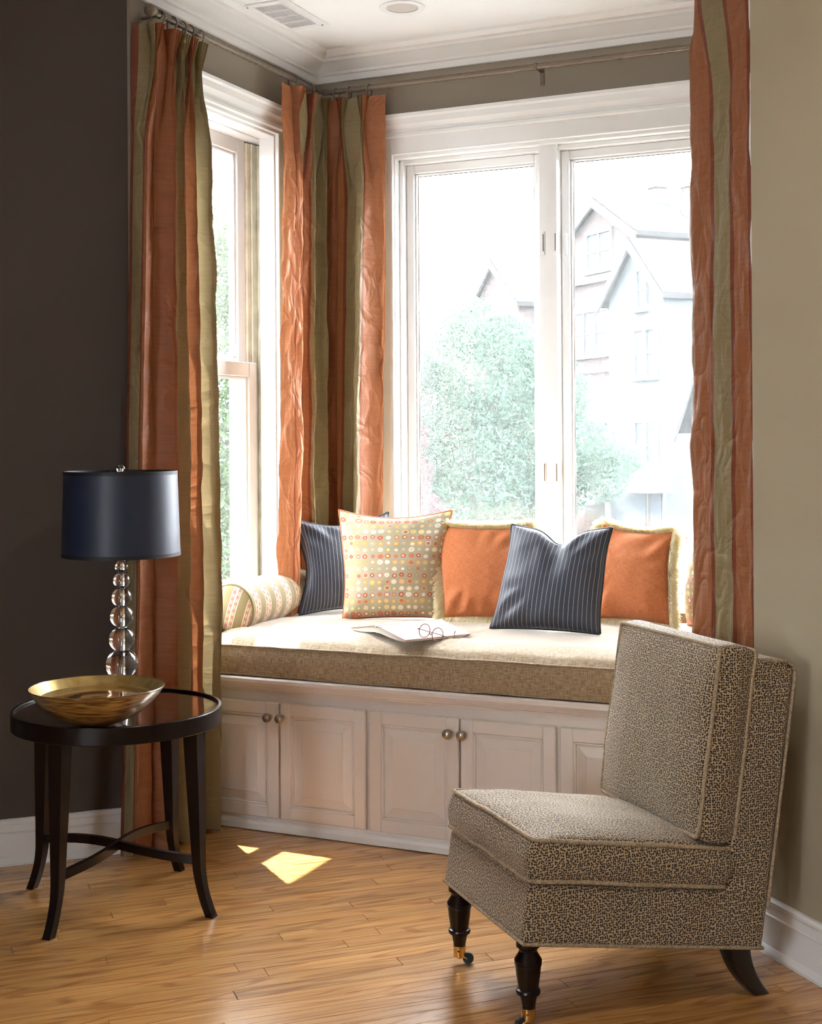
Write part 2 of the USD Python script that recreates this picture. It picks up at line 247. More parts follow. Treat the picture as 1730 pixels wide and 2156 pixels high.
    for name, fac, a, b in (('c1', is1, 'r0.color', 'r1.color'), ('c2', is2, 'c1.color', 'r2.color'), ('c3', hole, 'c2.color', 'h.color')):
        N[name] = ('mix', {}); L += [(fac, f'{name}.fac'), (a, f'{name}.color1'), (b, f'{name}.color2')]
    N['c4'] = ('mix', {'color1': (0.37, 0.315, 0.215)}); L += [(inside, 'c4.fac'), ('c3.color', 'c4.color2')]
    N['p'] = ('principled_bsdf', {'roughness': 0.75, 'sheen_weight': 0.1}); L.append(('c4.color', 'p.base_color'))
    return mat('ringed_cotton', N, L)
dots_m = dots()
def ribbon(name, pitch, rx):
    """Olive bands and pale bands with thin red lines and strings of small red rings. uv in metres; x runs across the bands."""
    N, L = {}, []
    def m(name, op, a=None, b=None, c=None):
        inp = {'math_type': op}
        for i, x in enumerate((a, b, c)):
            if isinstance(x, str): L.append((x, f'{name}.value{i + 1}'))
            elif x is not None: inp[f'value{i + 1}'] = x
        N[name] = ('math', inp); return f'{name}.value'
    N['uv'] = ('uvmap', {'attribute': 'st'}); N['x'] = ('separate_xyz', {}); L.append(('uv.UV', 'x.vector'))
    f = m('f', 'fraction', m('fm', 'multiply', 'x.x', 1 / pitch))
    pale, red, oli = (0.56, 0.485, 0.34), (0.34, 0.07, 0.04), (0.24, 0.185, 0.08)
    s = [(0, oli), (0.46, oli), (0.462, pale), (0.53, pale), (0.535, red), (0.555, red), (0.56, pale), (0.63, pale), (0.635, red), (0.655, red), (0.66, pale), (0.79, pale), (0.795, red), (0.815, red), (0.82, pale), (0.89, pale), (0.895, red), (0.915, red), (0.92, pale), (0.985, pale), (0.99, oli)]
    N['r'] = ('rgb_ramp', {'ramp': s}); L.append((f, 'r.fac'))
    prev = 'r.color'
    for k, (c, ph) in enumerate(((0.595, 0.0), (0.855, 0.5))):
        dx = m(f'dx{k}', 'multiply', m(f'da{k}', 'subtract', f, c), pitch)
        yf = m(f'yf{k}', 'multiply', m(f'yc{k}', 'subtract', m(f'ya{k}', 'fraction', m(f'ym{k}', 'multiply_add', 'x.y', 1 / rx, ph)), 0.5), rx)
        d = m(f'd{k}', 'sqrt', m(f'ds{k}', 'add', m(f'dxx{k}', 'multiply', dx, dx), m(f'dyy{k}', 'multiply', yf, yf)))
        o = m(f'o{k}', 'less_than', d, 0.0056); i = m(f'i{k}', 'less_than', d, 0.0022); ring = m(f'ring{k}', 'subtract', o, i)
        N[f'mx{k}'] = ('mix', {'color2': (0.46, 0.09, 0.06)}); L += [(prev, f'mx{k}.color1'), (ring, f'mx{k}.fac')]; prev = f'mx{k}.color'
    N['p'] = ('principled_bsdf', {'roughness': 0.75, 'sheen_weight': 0.25}); L.append((prev, 'p.base_color'))
    return mat(name, N, L)
ribbon_m = ribbon('ribbon_stripe', 0.071, 0.026)
gold_in = mat('gold_leaf', {'tc': ('texture_coordinate', {}), 'n': ('noise_texture', {'scale': 26, 'detail': 5}), 'r': ('rgb_ramp', {'ramp': [(0.3, (0.42, 0.27, 0.075)), (0.65, (0.62, 0.45, 0.17))]}), 'p': ('principled_bsdf', {'roughness': 0.34, 'metallic': 0.75, 'coat_weight': 0.4})}, [('tc.object', 'n.vector'), ('n.fac', 'r.fac'), ('r.color', 'p.base_color')])
bowl_out = mat('gold_streaked_bowl', {'tc': ('texture_coordinate', {}), 'mp': ('mapping', {'scale': (6, 6, 60)}), 'n': ('noise_texture', {'scale': 3, 'detail': 6}), 'r': ('rgb_ramp', {'ramp': [(0.35, (0.10, 0.035, 0.008)), (0.62, (0.45, 0.29, 0.09))]}), 'p': ('principled_bsdf', {'roughness': 0.33, 'metallic': 0.55, 'coat_weight': 0.5})}, [('tc.object', 'mp.vector'), ('mp.vector', 'n.vector'), ('n.fac', 'r.fac'), ('r.color', 'p.base_color')])
amber = mat('amber_swirl', {'tc': ('texture_coordinate', {}), 'w': ('wave_texture', {'wave_type': 'rings', 'rings_direction': 'z', 'scale': 5, 'distortion': 3.5, 'detail': 3}), 'r': ('rgb_ramp', {'ramp': [(0.2, (0.08, 0.028, 0.006)), (0.8, (0.30, 0.15, 0.03))]}), 'p': ('principled_bsdf', {'roughness': 0.08, 'coat_weight': 1.0})}, [('tc.object', 'w.vector'), ('w.fac', 'r.fac'), ('r.color', 'p.base_color')])
# ------------------------------------------------------------------ the room
XD, XE, YA, YC, ZC, TW = -2.727, -0.685, 5.03, 3.752, 2.96, 0.20
UB, VC, UL, VR = 2.15, -4.581, -3.0, 1.3
CD, EB = np.array([XD, YC]), np.array([XE, UB * S2 - XE])
W2 = lambda u, v: uv(u, v)[:2]
poly_room = [W2(UL, VC), CD, (XD, YA), (XE, YA), EB, W2(UB, VR), W2(UL, VR)]
import shapely
room_poly = shapely.Polygon(poly_room)
def wall_along(p, q, openings=(), z1=ZC + 0.02, ext=(0, 0)):
    """A wall whose room face runs from p to q (room on the right); openings: (s0, s1, z0, z1) along it."""
    p, q = np.array(p, float), np.array(q, float); L = np.linalg.norm(q - p); ang = math.atan2(*(q - p)[::-1])
    cells, xs = [], sorted({-ext[0], L + ext[1], *[s for o in openings for s in o[:2]]})
    for a, b in zip(xs[:-1], xs[1:]):
        o = [w for w in openings if w[0] <= a + 1e-6 and w[1] >= b - 1e-6]
        if o: cells += [box(a, b, 0, TW, -0.3, o[0][2]), box(a, b, 0, TW, o[0][3], z1)]
        else: cells.append(box(a, b, 0, TW, -0.3, z1))
    m = cat_(*cells); m = rot(m, ang); return mov(m, [*p, 0])
def struct(name, mesh, m, label, cat, **k): return put(name, mesh, m, kind='structure', label=label, cat=cat, **k)
# window openings: A (a pair of casements), D (a tall double-hung)
AO = (-2.375, -1.045, 0.74, 2.530); DO = (3.99, 4.700, 0.74, 2.585)
struct('wall_back', wall_along((XD, YA), (XE, YA), [(AO[0] - XD, AO[1] - XD, AO[2], AO[3])], ext=(TW, TW)), paint, 'taupe painted bay wall around the pair of casement windows', 'wall')
struct('wall_bay_left', wall_along((XD, YC - 0.012), (XD, YA), [(3.88 - YC + 0.012, 4.82 - YC + 0.012, DO[2], DO[3])]), paint, 'narrow taupe bay wall around the tall sash window on the left', 'wall')
struct('wall_bay_right', wall_along((XE, YA), EB), paint, 'short taupe side wall of the bay hidden behind the right curtain', 'wall')
struct('wall_left', wall_along(W2(UL, VC), CD, ext=(TW, 0.0)), paint_c, 'left wall behind the table lamp, its shade painted into the colour', 'wall')
struct('wall_right', wall_along(EB, W2(UB, VR), ext=(0, TW)), paint_b, 'right wall behind the slipper chair, its light painted into the colour', 'wall')
LW = (0.15, 1.25, 0.75, 2.35)
struct('wall_front', wall_along(W2(UL, VR), W2(UL, VC), [LW]), paint, 'taupe wall out of view to the left of the camera', 'wall')
struct('wall_rear', wall_along(W2(UB, VR), W2(UL, VR), ext=(0, TW)), paint, 'taupe wall behind the camera', 'wall')
big = trimesh.creation.extrude_polygon(room_poly.buffer(0.2, join_style=2), 0.25, engine='earcut')
struct('ceiling', mov(big, [0, 0, ZC]), ceil_m, 'white painted ceiling', 'ceiling')
# crown, baseboards
crown = [(0, 0), (0.014, 0), (0.018, 0.012), (0.022, 0.022), (0.03, 0.026), (0.034, 0.036), (0.05, 0.048), (0.072, 0.060), (0.088, 0.066), (0.092, 0.076), (0.105, 0.080), (0.120, 0.094), (0.125, 0.11), (0, 0.11)]
struct('trim_1', sweep(crown, [CD, (XD, YA), (XE, YA), EB], ZC - 0.104), white, 'white stepped crown moulding around the top of the bay', 'crown moulding', smooth=20)
struct('trim_2', sweep(crown, [W2(UL, VC), CD], ZC - 0.104), white, 'white crown moulding above the dark left wall', 'crown moulding', smooth=20)
struct('trim_3', sweep(crown, [EB, W2(UB, VR)], ZC - 0.104), white, 'white crown moulding above the right wall', 'crown moulding', smooth=20)
bb = [(0, 0), (0.024, 0), (0.024, 0.008), (0.020, 0.018), (0.015, 0.024), (0.015, 0.100), (0.017, 0.104), (0.013, 0.108), (0.012, 0.128), (0.016, 0.134), (0.016, 0.142), (0.010, 0.148), (0, 0.148)]
struct('baseboard_left', sweep(bb, [W2(UL, VC), CD, (XD, 4.09)]), white, 'white moulded baseboard along the dark left wall', 'baseboard', smooth=20)
struct('baseboard_right', sweep(bb, [(XE, 4.09), EB, W2(UB, VR)]), white, 'white moulded baseboard along the right wall behind the chair', 'baseboard', smooth=20)
# floor: strip oak planks running with the left wall
fl = thing('floor', 'honey oak strip floor of narrow planks', 'floor', kind='structure')
sub = trimesh.creation.extrude_polygon(room_poly.buffer(0.2, join_style=2), 0.2, engine='earcut')
part(fl, 'subfloor', mov(sub, [0, 0, -0.212]), gap_m)
PW, rest, planks = 0.0572, [], []
def in_view(u, v):
    P = uv(u, v); w = np.array([P @ np.array([X_[0], X_[1], 0]), P @ np.array([Z_[0], Z_[1], 0])])
    return w[1] > 3.0 and abs(w[0]) < w[1] * 0.325
row = 0; v = VC
while v < -0.4:
    u = UL + rnd.uniform(0, 0.9) - 0.9
    while u < UB:
        L = rnd.uniform(0.45, 1.35); a, b = max(u, UL), min(u + L, UB)
        if v + PW > VC - 2 and b > a + 0.02: planks.append((a, b, v))
        u += L
    v += PW
v = VC - PW
while v > VC - 0.9:                                                    # the strip of floor inside the bay, in front of the seat
    u = 0.2 + rnd.uniform(0, 0.5)
    while u < 2.6:
        L = rnd.uniform(0.45, 1.2); planks.append((u, u + L, v)); u += L
    v -= PW
floor_poly = room_poly.buffer(-0.004)
def plank_mesh(a, b, v):
    g = 0.0006
    q = shapely.Polygon([W2(a + g, v + g), W2(b - g, v + g), W2(b - g, v + PW - g), W2(a + g, v + PW - g)]).intersection(floor_poly)
    if q.is_empty or q.area < 1e-4 or q.geom_type != 'Polygon': return None
    if q.area > 0.97 * (b - a) * PW: return uvbox(a + g, b - g, v + g, v + PW - g, -0.012, 0, 0.0006)
    return mov(trimesh.creation.extrude_polygon(q, 0.012, engine='earcut'), [0, 0, -0.012])
near = []
for a, b, v in planks:
    mid = [(a + b) / 2, v]
    vis = any(in_view(s, v) for s in np.linspace(a, b, 6))
    m = plank_mesh(a, b, v)
    if m is None: continue
    (near if vis else rest).append((uv(*mid)[:2], m))
near.sort(key=lambda x: np.linalg.norm(x[0]))
for c, m in near[:300]: part(fl, 'plank', m, oak_m, smooth=False)
part(fl, 'plank_field', cat_(*[m for c, m in near[300:] + rest]), oak_m, smooth=False, kind='stuff')
# ------------------------------------------------------------------ windows
def frame_rect(a0, a1, z0, z1, w, d0, d1, to, c=0.002, wz=None):
    """Four boxes around a rectangle: a along the wall, d through it (0 = room face, growing outwards)."""
    wz = wz or w
    ps = [(a0, a0 + w, z0, z1), (a1 - w, a1, z0, z1), (a0 + w, a1 - w, z0, z0 + wz), (a0 + w, a1 - w, z1 - wz, z1)]
    return cat_(*[to(*p[:2], d0, d1, *p[2:], c) for p in ps])
toA = lambda a0, a1, d0, d1, z0, z1, c=0.002: cbox(a0, a1, YA + d0, YA + d1, z0, z1, c)
toD = lambda a0, a1, d0, d1, z0, z1, c=0.002: cbox(XD - d0, XD - d1, a0, a1, z0, z1, c)
def casing_head(w, a0, a1, ztop, zin, to, wall):
    cap = [(0, 0), (0.020, 0), (0.022, 0.010), (0.028, 0.016), (0.036, 0.028), (0.040, 0.050), (0.046, 0.058), (0.046, 0.070), (0, 0.072)]
    path = {'A': [(a0, YA), (a1, YA)], 'D': [(XD, a0), (XD, a1)]}[wall]
    part(w, 'head_cap', sweep(cap, path, ztop - 0.072), white, smooth=20)
    bead = [(0, 0), (0.020, 0), (0.027, 0.006), (0.027, 0.016), (0.020, 0.022), (0, 0.022)]
    part(w, 'head_bead', sweep(bead, path, ztop - 0.094), white, smooth=20)
    part(w, 'head_casing', to(a0, a1, -0.018, 0, zin - 0.004, ztop - 0.092), white)
w1 = thing('window_1', 'white framed pair of tall casement windows facing the street behind the pillows', 'window', ((AO[0] + AO[1]) / 2, YA, 0), kind='structure')
casing_head(w1, -2.52, -0.90, 2.687, AO[3], toA, 'A')
for a0, a1 in ((-2.505, AO[0] + 0.012), (AO[1] - 0.012, -0.915)):
    part(w1, 'side_casing', toA(a0, a1, -0.018, 0, 0.72, AO[3]), white)
    part(w1, 'casing_bead', toA(*((a0, a0 + 0.022) if a0 < -2 else (a1 - 0.022, a1)), -0.026, -0.018, 0.72, AO[3]), white)
part(w1, 'stool', cbox(-2.54, -0.88, YA - 0.035, YA + 0.06, 0.715, 0.742, 0.006), white)
part(w1, 'jamb', frame_rect(AO[0], AO[1], AO[2], AO[3], 0.018, 0, TW, toA), white)
part(w1, 'jamb_stop', frame_rect(AO[0] + 0.018, AO[1] - 0.018, AO[2] + 0.018, AO[3] - 0.018, 0.018, 0.035, 0.10, toA), white)
part(w1, 'mullion', toA(-1.745, -1.672, 0.012, 0.16, AO[2], AO[3]), white)
for k, (a0, a1) in enumerate(((AO[0] + 0.036, -1.745), (-1.672, AO[1] - 0.036))):
    s = part(w1, 'sash', frame_rect(a0, a1, AO[2] + 0.036, AO[3] - 0.036, 0.036, 0.065, 0.105, toA, 0.004), white)
    i0, i1 = a0 + 0.036, a1 - 0.036
    part(s, 'sash_bead', frame_rect(i0, i1, AO[2] + 0.072, AO[3] - 0.072, 0.009, 0.074, 0.098, toA, 0.003), white)
    part(s, 'gasket', frame_rect(i0 + 0.009, i1 - 0.009, AO[2] + 0.081, AO[3] - 0.081, 0.002, 0.084, 0.088, toA, 0.0004), gap_m)
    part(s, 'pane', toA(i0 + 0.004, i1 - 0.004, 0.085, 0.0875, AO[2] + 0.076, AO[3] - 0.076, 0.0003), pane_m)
    for z in (2.13, 1.235):
        x = -1.7270 if k == 0 else -1.6780
        l = part(s, 'latch_plate', toA(x - 0.005, x + 0.005, 0.0085, 0.0125, z - 0.045, z + 0.045, 0.001), white)
        part(l, 'latch_slot', toA(x - 0.0016, x + 0.0016, 0.0078, 0.0095, z - 0.034, z + 0.034, 0.0004), gap_m, label='dark slot of the latch')
    if k:
        for z in (2.13, 1.235): part(s, 'latch_keeper', toA(a0 + 0.016, a0 + 0.028, 0.055, 0.066, z - 0.048, z + 0.04, 0.003), white)
w2 = thing('window_2', 'white tall double-hung sash window in the left side of the bay', 'window', (XD, (DO[0] + DO[1]) / 2, 0), kind='structure')
casing_head(w2, 3.84, 4.86, 2.689, DO[3], toD, 'D')
for a0, a1 in ((3.85, DO[0] + 0.008), (DO[1] - 0.008, 4.85)):
    part(w2, 'side_casing', toD(a0, a1, -0.018, 0, 0.72, DO[3]), white)
    part(w2, 'casing_bead', toD(*((a0, a0 + 0.03) if a0 < 4.3 else (a1 - 0.09, a1)), -0.030, -0.018, 0.72, DO[3]), white)
part(w2, 'stool', cbox(XD - 0.06, XD + 0.03, 3.86, 4.86, 0.715, 0.742, 0.006), white)
part(w2, 'jamb', frame_rect(DO[0], DO[1], DO[2], DO[3], 0.014, 0, 0.07, toD), white)
part(w2, 'jamb_filler', cat_(toD(DO[1] + .001, 4.82, 0, .07, DO[2], DO[3]), toD(3.88, DO[0] - .001, 0, .07, DO[2], DO[3])), white)
part(w2, 'outer_jamb', frame_rect(3.88, 4.82, DO[2], DO[3], 0.02, 0.07, TW, toD), white)
part(w2, 'blind_stop', cat_(toD(4.66, 4.80, 0.176, TW, DO[2] + .02, DO[3] - .02), toD(3.90, 3.97, 0.176, TW, DO[2] + .02, DO[3] - .02)), white)
for y0, y1, d0, d1 in ((4.6865, 4.712, .126, .172), (4.714, 4.752, .120, .172), (4.754, 4.798, .112, .172)): part(w2, 'sash_track', toD(y0, y1, d0, d1, DO[2] + .02, DO[3] - .025), oldwood, label='weathered cream sash track')
zr = 1.648
def hung(z0, z1, d0, name, top):
    s = part(w2, 'sash', frame_rect(3.95, 4.685, z0, z1, 0.058, d0, d0 + 0.036, toD, 0.003), white)
    part(s, 'sash_bead', frame_rect(4.008, 4.627, z0 + 0.058, z1 - 0.058, 0.012, d0 + 0.010, d0 + 0.03, toD, 0.003), white)
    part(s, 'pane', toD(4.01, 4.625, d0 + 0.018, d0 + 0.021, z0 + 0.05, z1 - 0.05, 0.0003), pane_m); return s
hung(zr - 0.012, DO[3] - 0.018, 0.135, 'upper', True); hung(DO[2] + 0.02, zr + 0.028, 0.085, 'lower', False)
w3 = thing('window_3', 'added unseen fill window to the left of the camera', 'window', uv(UL, VR - 0.7), kind='structure')  # added behind the view to fill the cabinet fronts and chair with light
fr3 = lambda a0, a1, d0, d1, z0, z1, c=0.003: uvbox(UL - d1, UL - d0, VR - a1, VR - a0, z0, z1, c)
part(w3, 'frame', frame_rect(LW[0], LW[1], LW[2], LW[3], 0.06, 0.0, TW, fr3), white)
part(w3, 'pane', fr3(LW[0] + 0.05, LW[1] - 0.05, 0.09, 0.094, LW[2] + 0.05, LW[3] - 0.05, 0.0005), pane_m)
# ------------------------------------------------------------------ ceiling register and recessed lights
cv = thing('ceiling_vent', 'white louvred air register in the ceiling near the crown moulding', 'vent', (-2.53, 4.44, ZC))
def vq(x0, x1, y0, y1, z0, z1, c=0.001): return cbox(-2.53 + x0, -2.53 + x1, 4.44 + y0, 4.44 + y1, ZC - z1, ZC - z0, c)
part(cv, 'frame', cat_(vq(-.095, -.06, -.165, .165, 0, .006), vq(.06, .095, -.165, .165, 0, .006), vq(-.06, .06, -.165, -.135, 0, .006), vq(-.06, .06, .135, .165, 0, .006)), white)
part(cv, 'backing', vq(-.06, .06, -.135, .135, 0.0, .001, 0.0003), plain('vent_grey', (0.80, 0.79, 0.78), 0.7))
for k in range(15):
    x = -.056 + k * .008; m = rot(cbox(-.0036, .0036, -.135, .135, -.0005, .0005, 0.0002), 0.35, (0, 1, 0)); part(cv, 'louvre', mov(m, [-2.53 + x, 4.44, ZC - .0045]), white, smooth=False)
for y in (-.07, 0, .07): part(cv, 'divider', vq(-.06, .06, y - .0035, y + .0035, .002, .0075), white)
for x, y in ((-.075, -.15), (.075, .15)): part(cv, 'screw', sphere(.004, (-2.53 + x, 4.44 + y, ZC - .006), 8), nickel)
rl = thing('recessed_light', 'round white recessed downlight cut by the top of the picture', 'ceiling light', (-2.10, 4.55, ZC), group='recessed downlights')
part(rl, 'trim_ring', lathe([(0.058, 0), (0.058, -0.002), (0.064, -0.006), (0.078, -0.006), (0.084, -0.003), (0.084, 0)], 40, (-2.10, 4.55, ZC)), white)
part(rl, 'baffle', lathe([(0.0, -0.001), (0.058, -0.001), (0.058, -0.0025)], 40, (-2.10, 4.55, ZC)), plain('downlight_baffle', (0.55, 0.52, 0.49), 0.5))
def downlight(x, y, power, lab):
    t = thing('recessed_light', lab, 'ceiling light', (x, y, ZC), group='recessed downlights'); p = str(t.GetPath())
    part(t, 'trim_ring', lathe([(0.058, 0), (0.058, -0.002), (0.064, -0.006), (0.078, -0.006), (0.084, -0.003), (0.084, 0)], 40, (x, y, ZC)), white)
    L = UsdLux.DiskLight.Define(stage, p + '/lamp'); L.CreateRadiusAttr(0.055); L.CreateIntensityAttr(power); L.CreateColorAttr(Gf.Vec3f(1, 0.88, 0.72)); L.AddTranslateOp().Set(Gf.Vec3d(0, 0, -0.008))
DL = 190.0
downlight(*uv(1.25, -1.75)[:2], DL, 'lit recessed downlight in the main room ceiling above the slipper chair');  # added lamp out of view, brightens the chair and right wall
# ------------------------------------------------------------------ window seat
YF = 4.12
seat = thing('window_seat', 'cream painted built-in window seat cabinet with raised panel doors under the long cushion', 'window seat', ((XD + XE) / 2, YF, 0))
part(seat, 'carcass', box(XD + 0.001, XE - 0.001, YF, YA - 0.001, 0.006, 0.51), cab_m)
part(seat, 'seat_board', cbox(XD + 0.001, XE - 0.001, YF - 0.012, YA - 0.001, 0.51, 0.538, 0.004), cab_m)
nose = [(0, 0), (0.006, 0), (0.008, 0.006), (0.016, 0.010), (0.020, 0.018), (0.026, 0.020), (0.030, 0.026), (0.034, 0.032), (0.034, 0.044), (0.028, 0.050), (0, 0.050)]
part(seat, 'nosing', sweep(nose, [(XD + 0.001, YF), (XE - 0.001, YF)], 0.489), cab_m, smooth=20)
foot = [(0, 0), (0.018, 0), (0.018, 0.020), (0.014, 0.030), (0.006, 0.036), (0.006, 0.044), (0, 0.046)]
part(seat, 'base_trim', sweep(foot, [(XD + 0.001, YF), (XE - 0.001, YF)], 0.003), white, smooth=20)
def door(x0, x1, knob_right):
    z0, z1, y0, y1, c = 0.050, 0.454, YF - 0.019, YF - 0.0005, 0.0035
    w = 0.044; d = part(seat, 'door', cat_(cbox(x0, x0 + w, y0, y1, z0, z1, c), cbox(x1 - w, x1, y0, y1, z0, z1, c), cbox(x0 + w - .003, x1 - w + .003, y0, y1, z0, z0 + w, c), cbox(x0 + w - .003, x1 - w + .003, y0, y1, z1 - w, z1, c),
        box(x0 + .01, x1 - .01, y0 + .012, y1, z0 + .01, z1 - .01)), cab_m)
    a0, a1, b0, b1 = x0 + w, x1 - w, z0 + w, z1 - w
    # sticking: a thin inner bead, then the fielded panel with its bevel
    part(d, 'panel_bead', cat_(cbox(a0, a0 + .007, y0 + .003, y1, b0, b1, .002), cbox(a1 - .007, a1, y0 + .003, y1, b0, b1, .002), cbox(a0, a1, y0 + .003, y1, b0, b0 + .007, .002), cbox(a0, a1, y0 + .003, y1, b1 - .007, b1, .002)), cab_m)
    P = []
    for (i, y) in ((.011, y0 + .0115), (.014, y0 + .011), (.040, y0 + .0035), (.042, y0 + .002)): P += [(a0 + i, y, b0 + i), (a1 - i, y, b0 + i), (a1 - i, y, b1 - i), (a0 + i, y, b1 - i)]
    f = []
    for r in range(3):
        for k in range(4): q = (k + 1) % 4; f += [[4 * r + k, 4 * r + q, 4 * r + 4 + q], [4 * r + k, 4 * r + 4 + q, 4 * r + 4 + k]]
    f += [[12, 13, 14], [12, 14, 15]]
    part(d, 'raised_panel', trimesh.Trimesh(P, f, process=False), cab_m, smooth=False)
    kx = x1 - 0.030 if knob_right else x0 + 0.012; kz = 0.405
    kn = lathe([(0, 0), (.0085, 0), (.0085, .003), (.0055, .005), (.0050, .012), (.010, .015), (.0155, .020), (.0165, .026), (.0145, .032), (.009, .0355), (0, .0365)], 24)
    part(d, 'knob', mov(rot(kn, math.pi / 2, (1, 0, 0)), [kx, y0 + .0005, kz]), nickel, label='round brushed metal knob')
for x0, x1, kr in ((-2.712, -2.3865, 1), (-2.3795, -2.049, 0), (-2.034, -1.7085, 1), (-1.7015, -1.375, 0), (-1.361, -1.0345, 1), (-1.0275, -0.700, 0)): door(x0, x1, kr)
# ------------------------------------------------------------------ seat cushion
def slab(x0, x1, y0, y1, z0, z1, crown_h, nx=90, ny=44, r=0.022, seed=1):
    """A boxed cushion: rounded edges, crowned top, slightly soft sides."""
    def prof(n): return None
    m = 14; top = []
    a = np.linspace(-1, 1, nx); b = np.linspace(-1, 1, ny); A, B = np.meshgrid(a, b, indexing='ij')
    X, Y = (x0 + x1) / 2 + A * (x1 - x0) / 2, (y0 + y1) / 2 + B * (y1 - y0) / 2
    fall = np.minimum(1, (1 - np.abs(A)) * (x1 - x0) / 2 / 0.12) ** 0.5 * np.minimum(1, (1 - np.abs(B)) * (y1 - y0) / 2 / 0.12) ** 0.5
    nz = meshkit.fbm(np.stack([X * 5, Y * 5, 0 * X], -1), 3, seed) - 0.5
    Zt = z1 + fall * (crown_h + nz * 0.012)
    return X, Y, Zt
SX0, SX1, SY0, SY1, SZ0, SZ1 = XD + 0.012, XE - 0.012, 4.098, YA - 0.028, 0.541, 0.646
cush = thing('seat_cushion', 'long tan linen box cushion lying on the window seat', 'cushion', ((SX0 + SX1) / 2, (SY0 + SY1) / 2, SZ0))
def box_cushion(t, nm, x0, x1, y0, y1, z0, z1, crown_h, m, pipe, bulge=0.006, to=None, seed=1, n=(100, 46, 9), wave=0.0, pr=0.0042):
    """A cushion in its own axes: crowned top and bottom faces, boxing with a soft bulge, a welt on both seams. to: places points in the world."""
    to = to or (lambda P: P)
    nx, ny, nz = n
    X, Y, Zt = slab(x0, x1, y0, y1, z0, z1, crown_h, nx, ny, seed=seed)
    loop = lambda z: np.array([(x, y, z) for x, y in
        [(x0 + (x1 - x0) * s, y0) for s in np.linspace(0, 1, nx)[:-1]] + [(x1, y0 + (y1 - y0) * s) for s in np.linspace(0, 1, ny)[:-1]] + [(x1 - (x1 - x0) * s, y1) for s in np.linspace(0, 1, nx)[:-1]] + [(x0, y1 - (y1 - y0) * s) for s in np.linspace(0, 1, ny)[:-1]]])
    rc = min(0.012, (x1 - x0) / 8)
    def soft(P):                                                        # rounds the plan's corners
        P = P.copy(); cxm, cym = (x0 + x1) / 2, (y0 + y1) / 2; hx, hy = (x1 - x0) / 2 - rc, (y1 - y0) / 2 - rc
        qx, qy = P[..., 0] - cxm, P[..., 1] - cym; ex, ey = np.maximum(np.abs(qx) - hx, 0), np.maximum(np.abs(qy) - hy, 0); l = np.hypot(ex, ey); k = np.where(l > rc, rc / np.maximum(l, 1e-9), 1)
        P[..., 0] = cxm + np.sign(qx) * np.where(ex > 0, hx + ex * k, np.abs(qx)); P[..., 1] = cym + np.sign(qy) * np.where(ey > 0, hy + ey * k, np.abs(qy)); return P
    def wob(P): 
        q = meshkit.fbm(P * np.array([7, 7, 3]), 3, seed + 5) - 0.5; P = P.copy(); P[..., 2] += wave * q; return P
    topP = soft(np.stack([X, Y, Zt], -1).reshape(-1, 3)); ft = grid_faces(nx, ny)
    botP = soft(np.stack([X, Y, 2 * z0 - Zt + (z1 - z0) * 1.0], -1).reshape(-1, 3)); botP[:, 2] = z0 - np.clip((topP[:, 2] - z1) * 0.15, 0, .004)
    L0 = loop(z0); ctr = np.array([(x0 + x1) / 2, (y0 + y1) / 2, 0]); rings = []
    for k in range(nz):
        s = k / (nz - 1); R = soft(loop(z0 + (z1 - z0) * s)); out = np.zeros_like(R)
        out[:, 0] = np.where(np.abs(R[:, 0] - x0) < rc * .6, -1, np.where(np.abs(R[:, 0] - x1) < rc * .6, 1, 0)); out[:, 1] = np.where(np.abs(R[:, 1] - y0) < rc * .6, -1, np.where(np.abs(R[:, 1] - y1) < rc * .6, 1, 0))
        nn = meshkit.fbm(R * 9, 2, seed + 9) - 0.5
        rings.append(R + out * (bulge * math.sin(math.pi * s) + nn * bulge * 0.8 * math.sin(math.pi * s))[:, None] if bulge else R)
    R = np.array(rings); fs = grid_faces(nz, R.shape[1], False, True)
    body = cat_((wob(topP), ft), (wob(botP), ft[:, ::-1]), (wob(R.reshape(-1, 3)), fs[:, ::-1]))
    # faces on the boxing run anticlockwise from below
    body.fix_normals(); body.vertices = to(body.vertices); body.fix_normals()
    part(t, nm, body, m, smooth=50, box_uv=True) if nm else None
    for z in (z1, z0):
        Lp = wob(soft(loop(z))); q = Lp - ctr; part(t, 'welt', tube(to(Lp + np.array([0, 0, 0.001 if z == z1 else -0.001])), pr, 8, True), pipe, box_uv=True, smooth=True)
    return body
box_cushion(cush, 'body', SX0, SX1, SY0, SY1, SZ0 + 0.006, SZ1, 0.050, linen, linen, bulge=0.008, wave=0.010, seed=3)
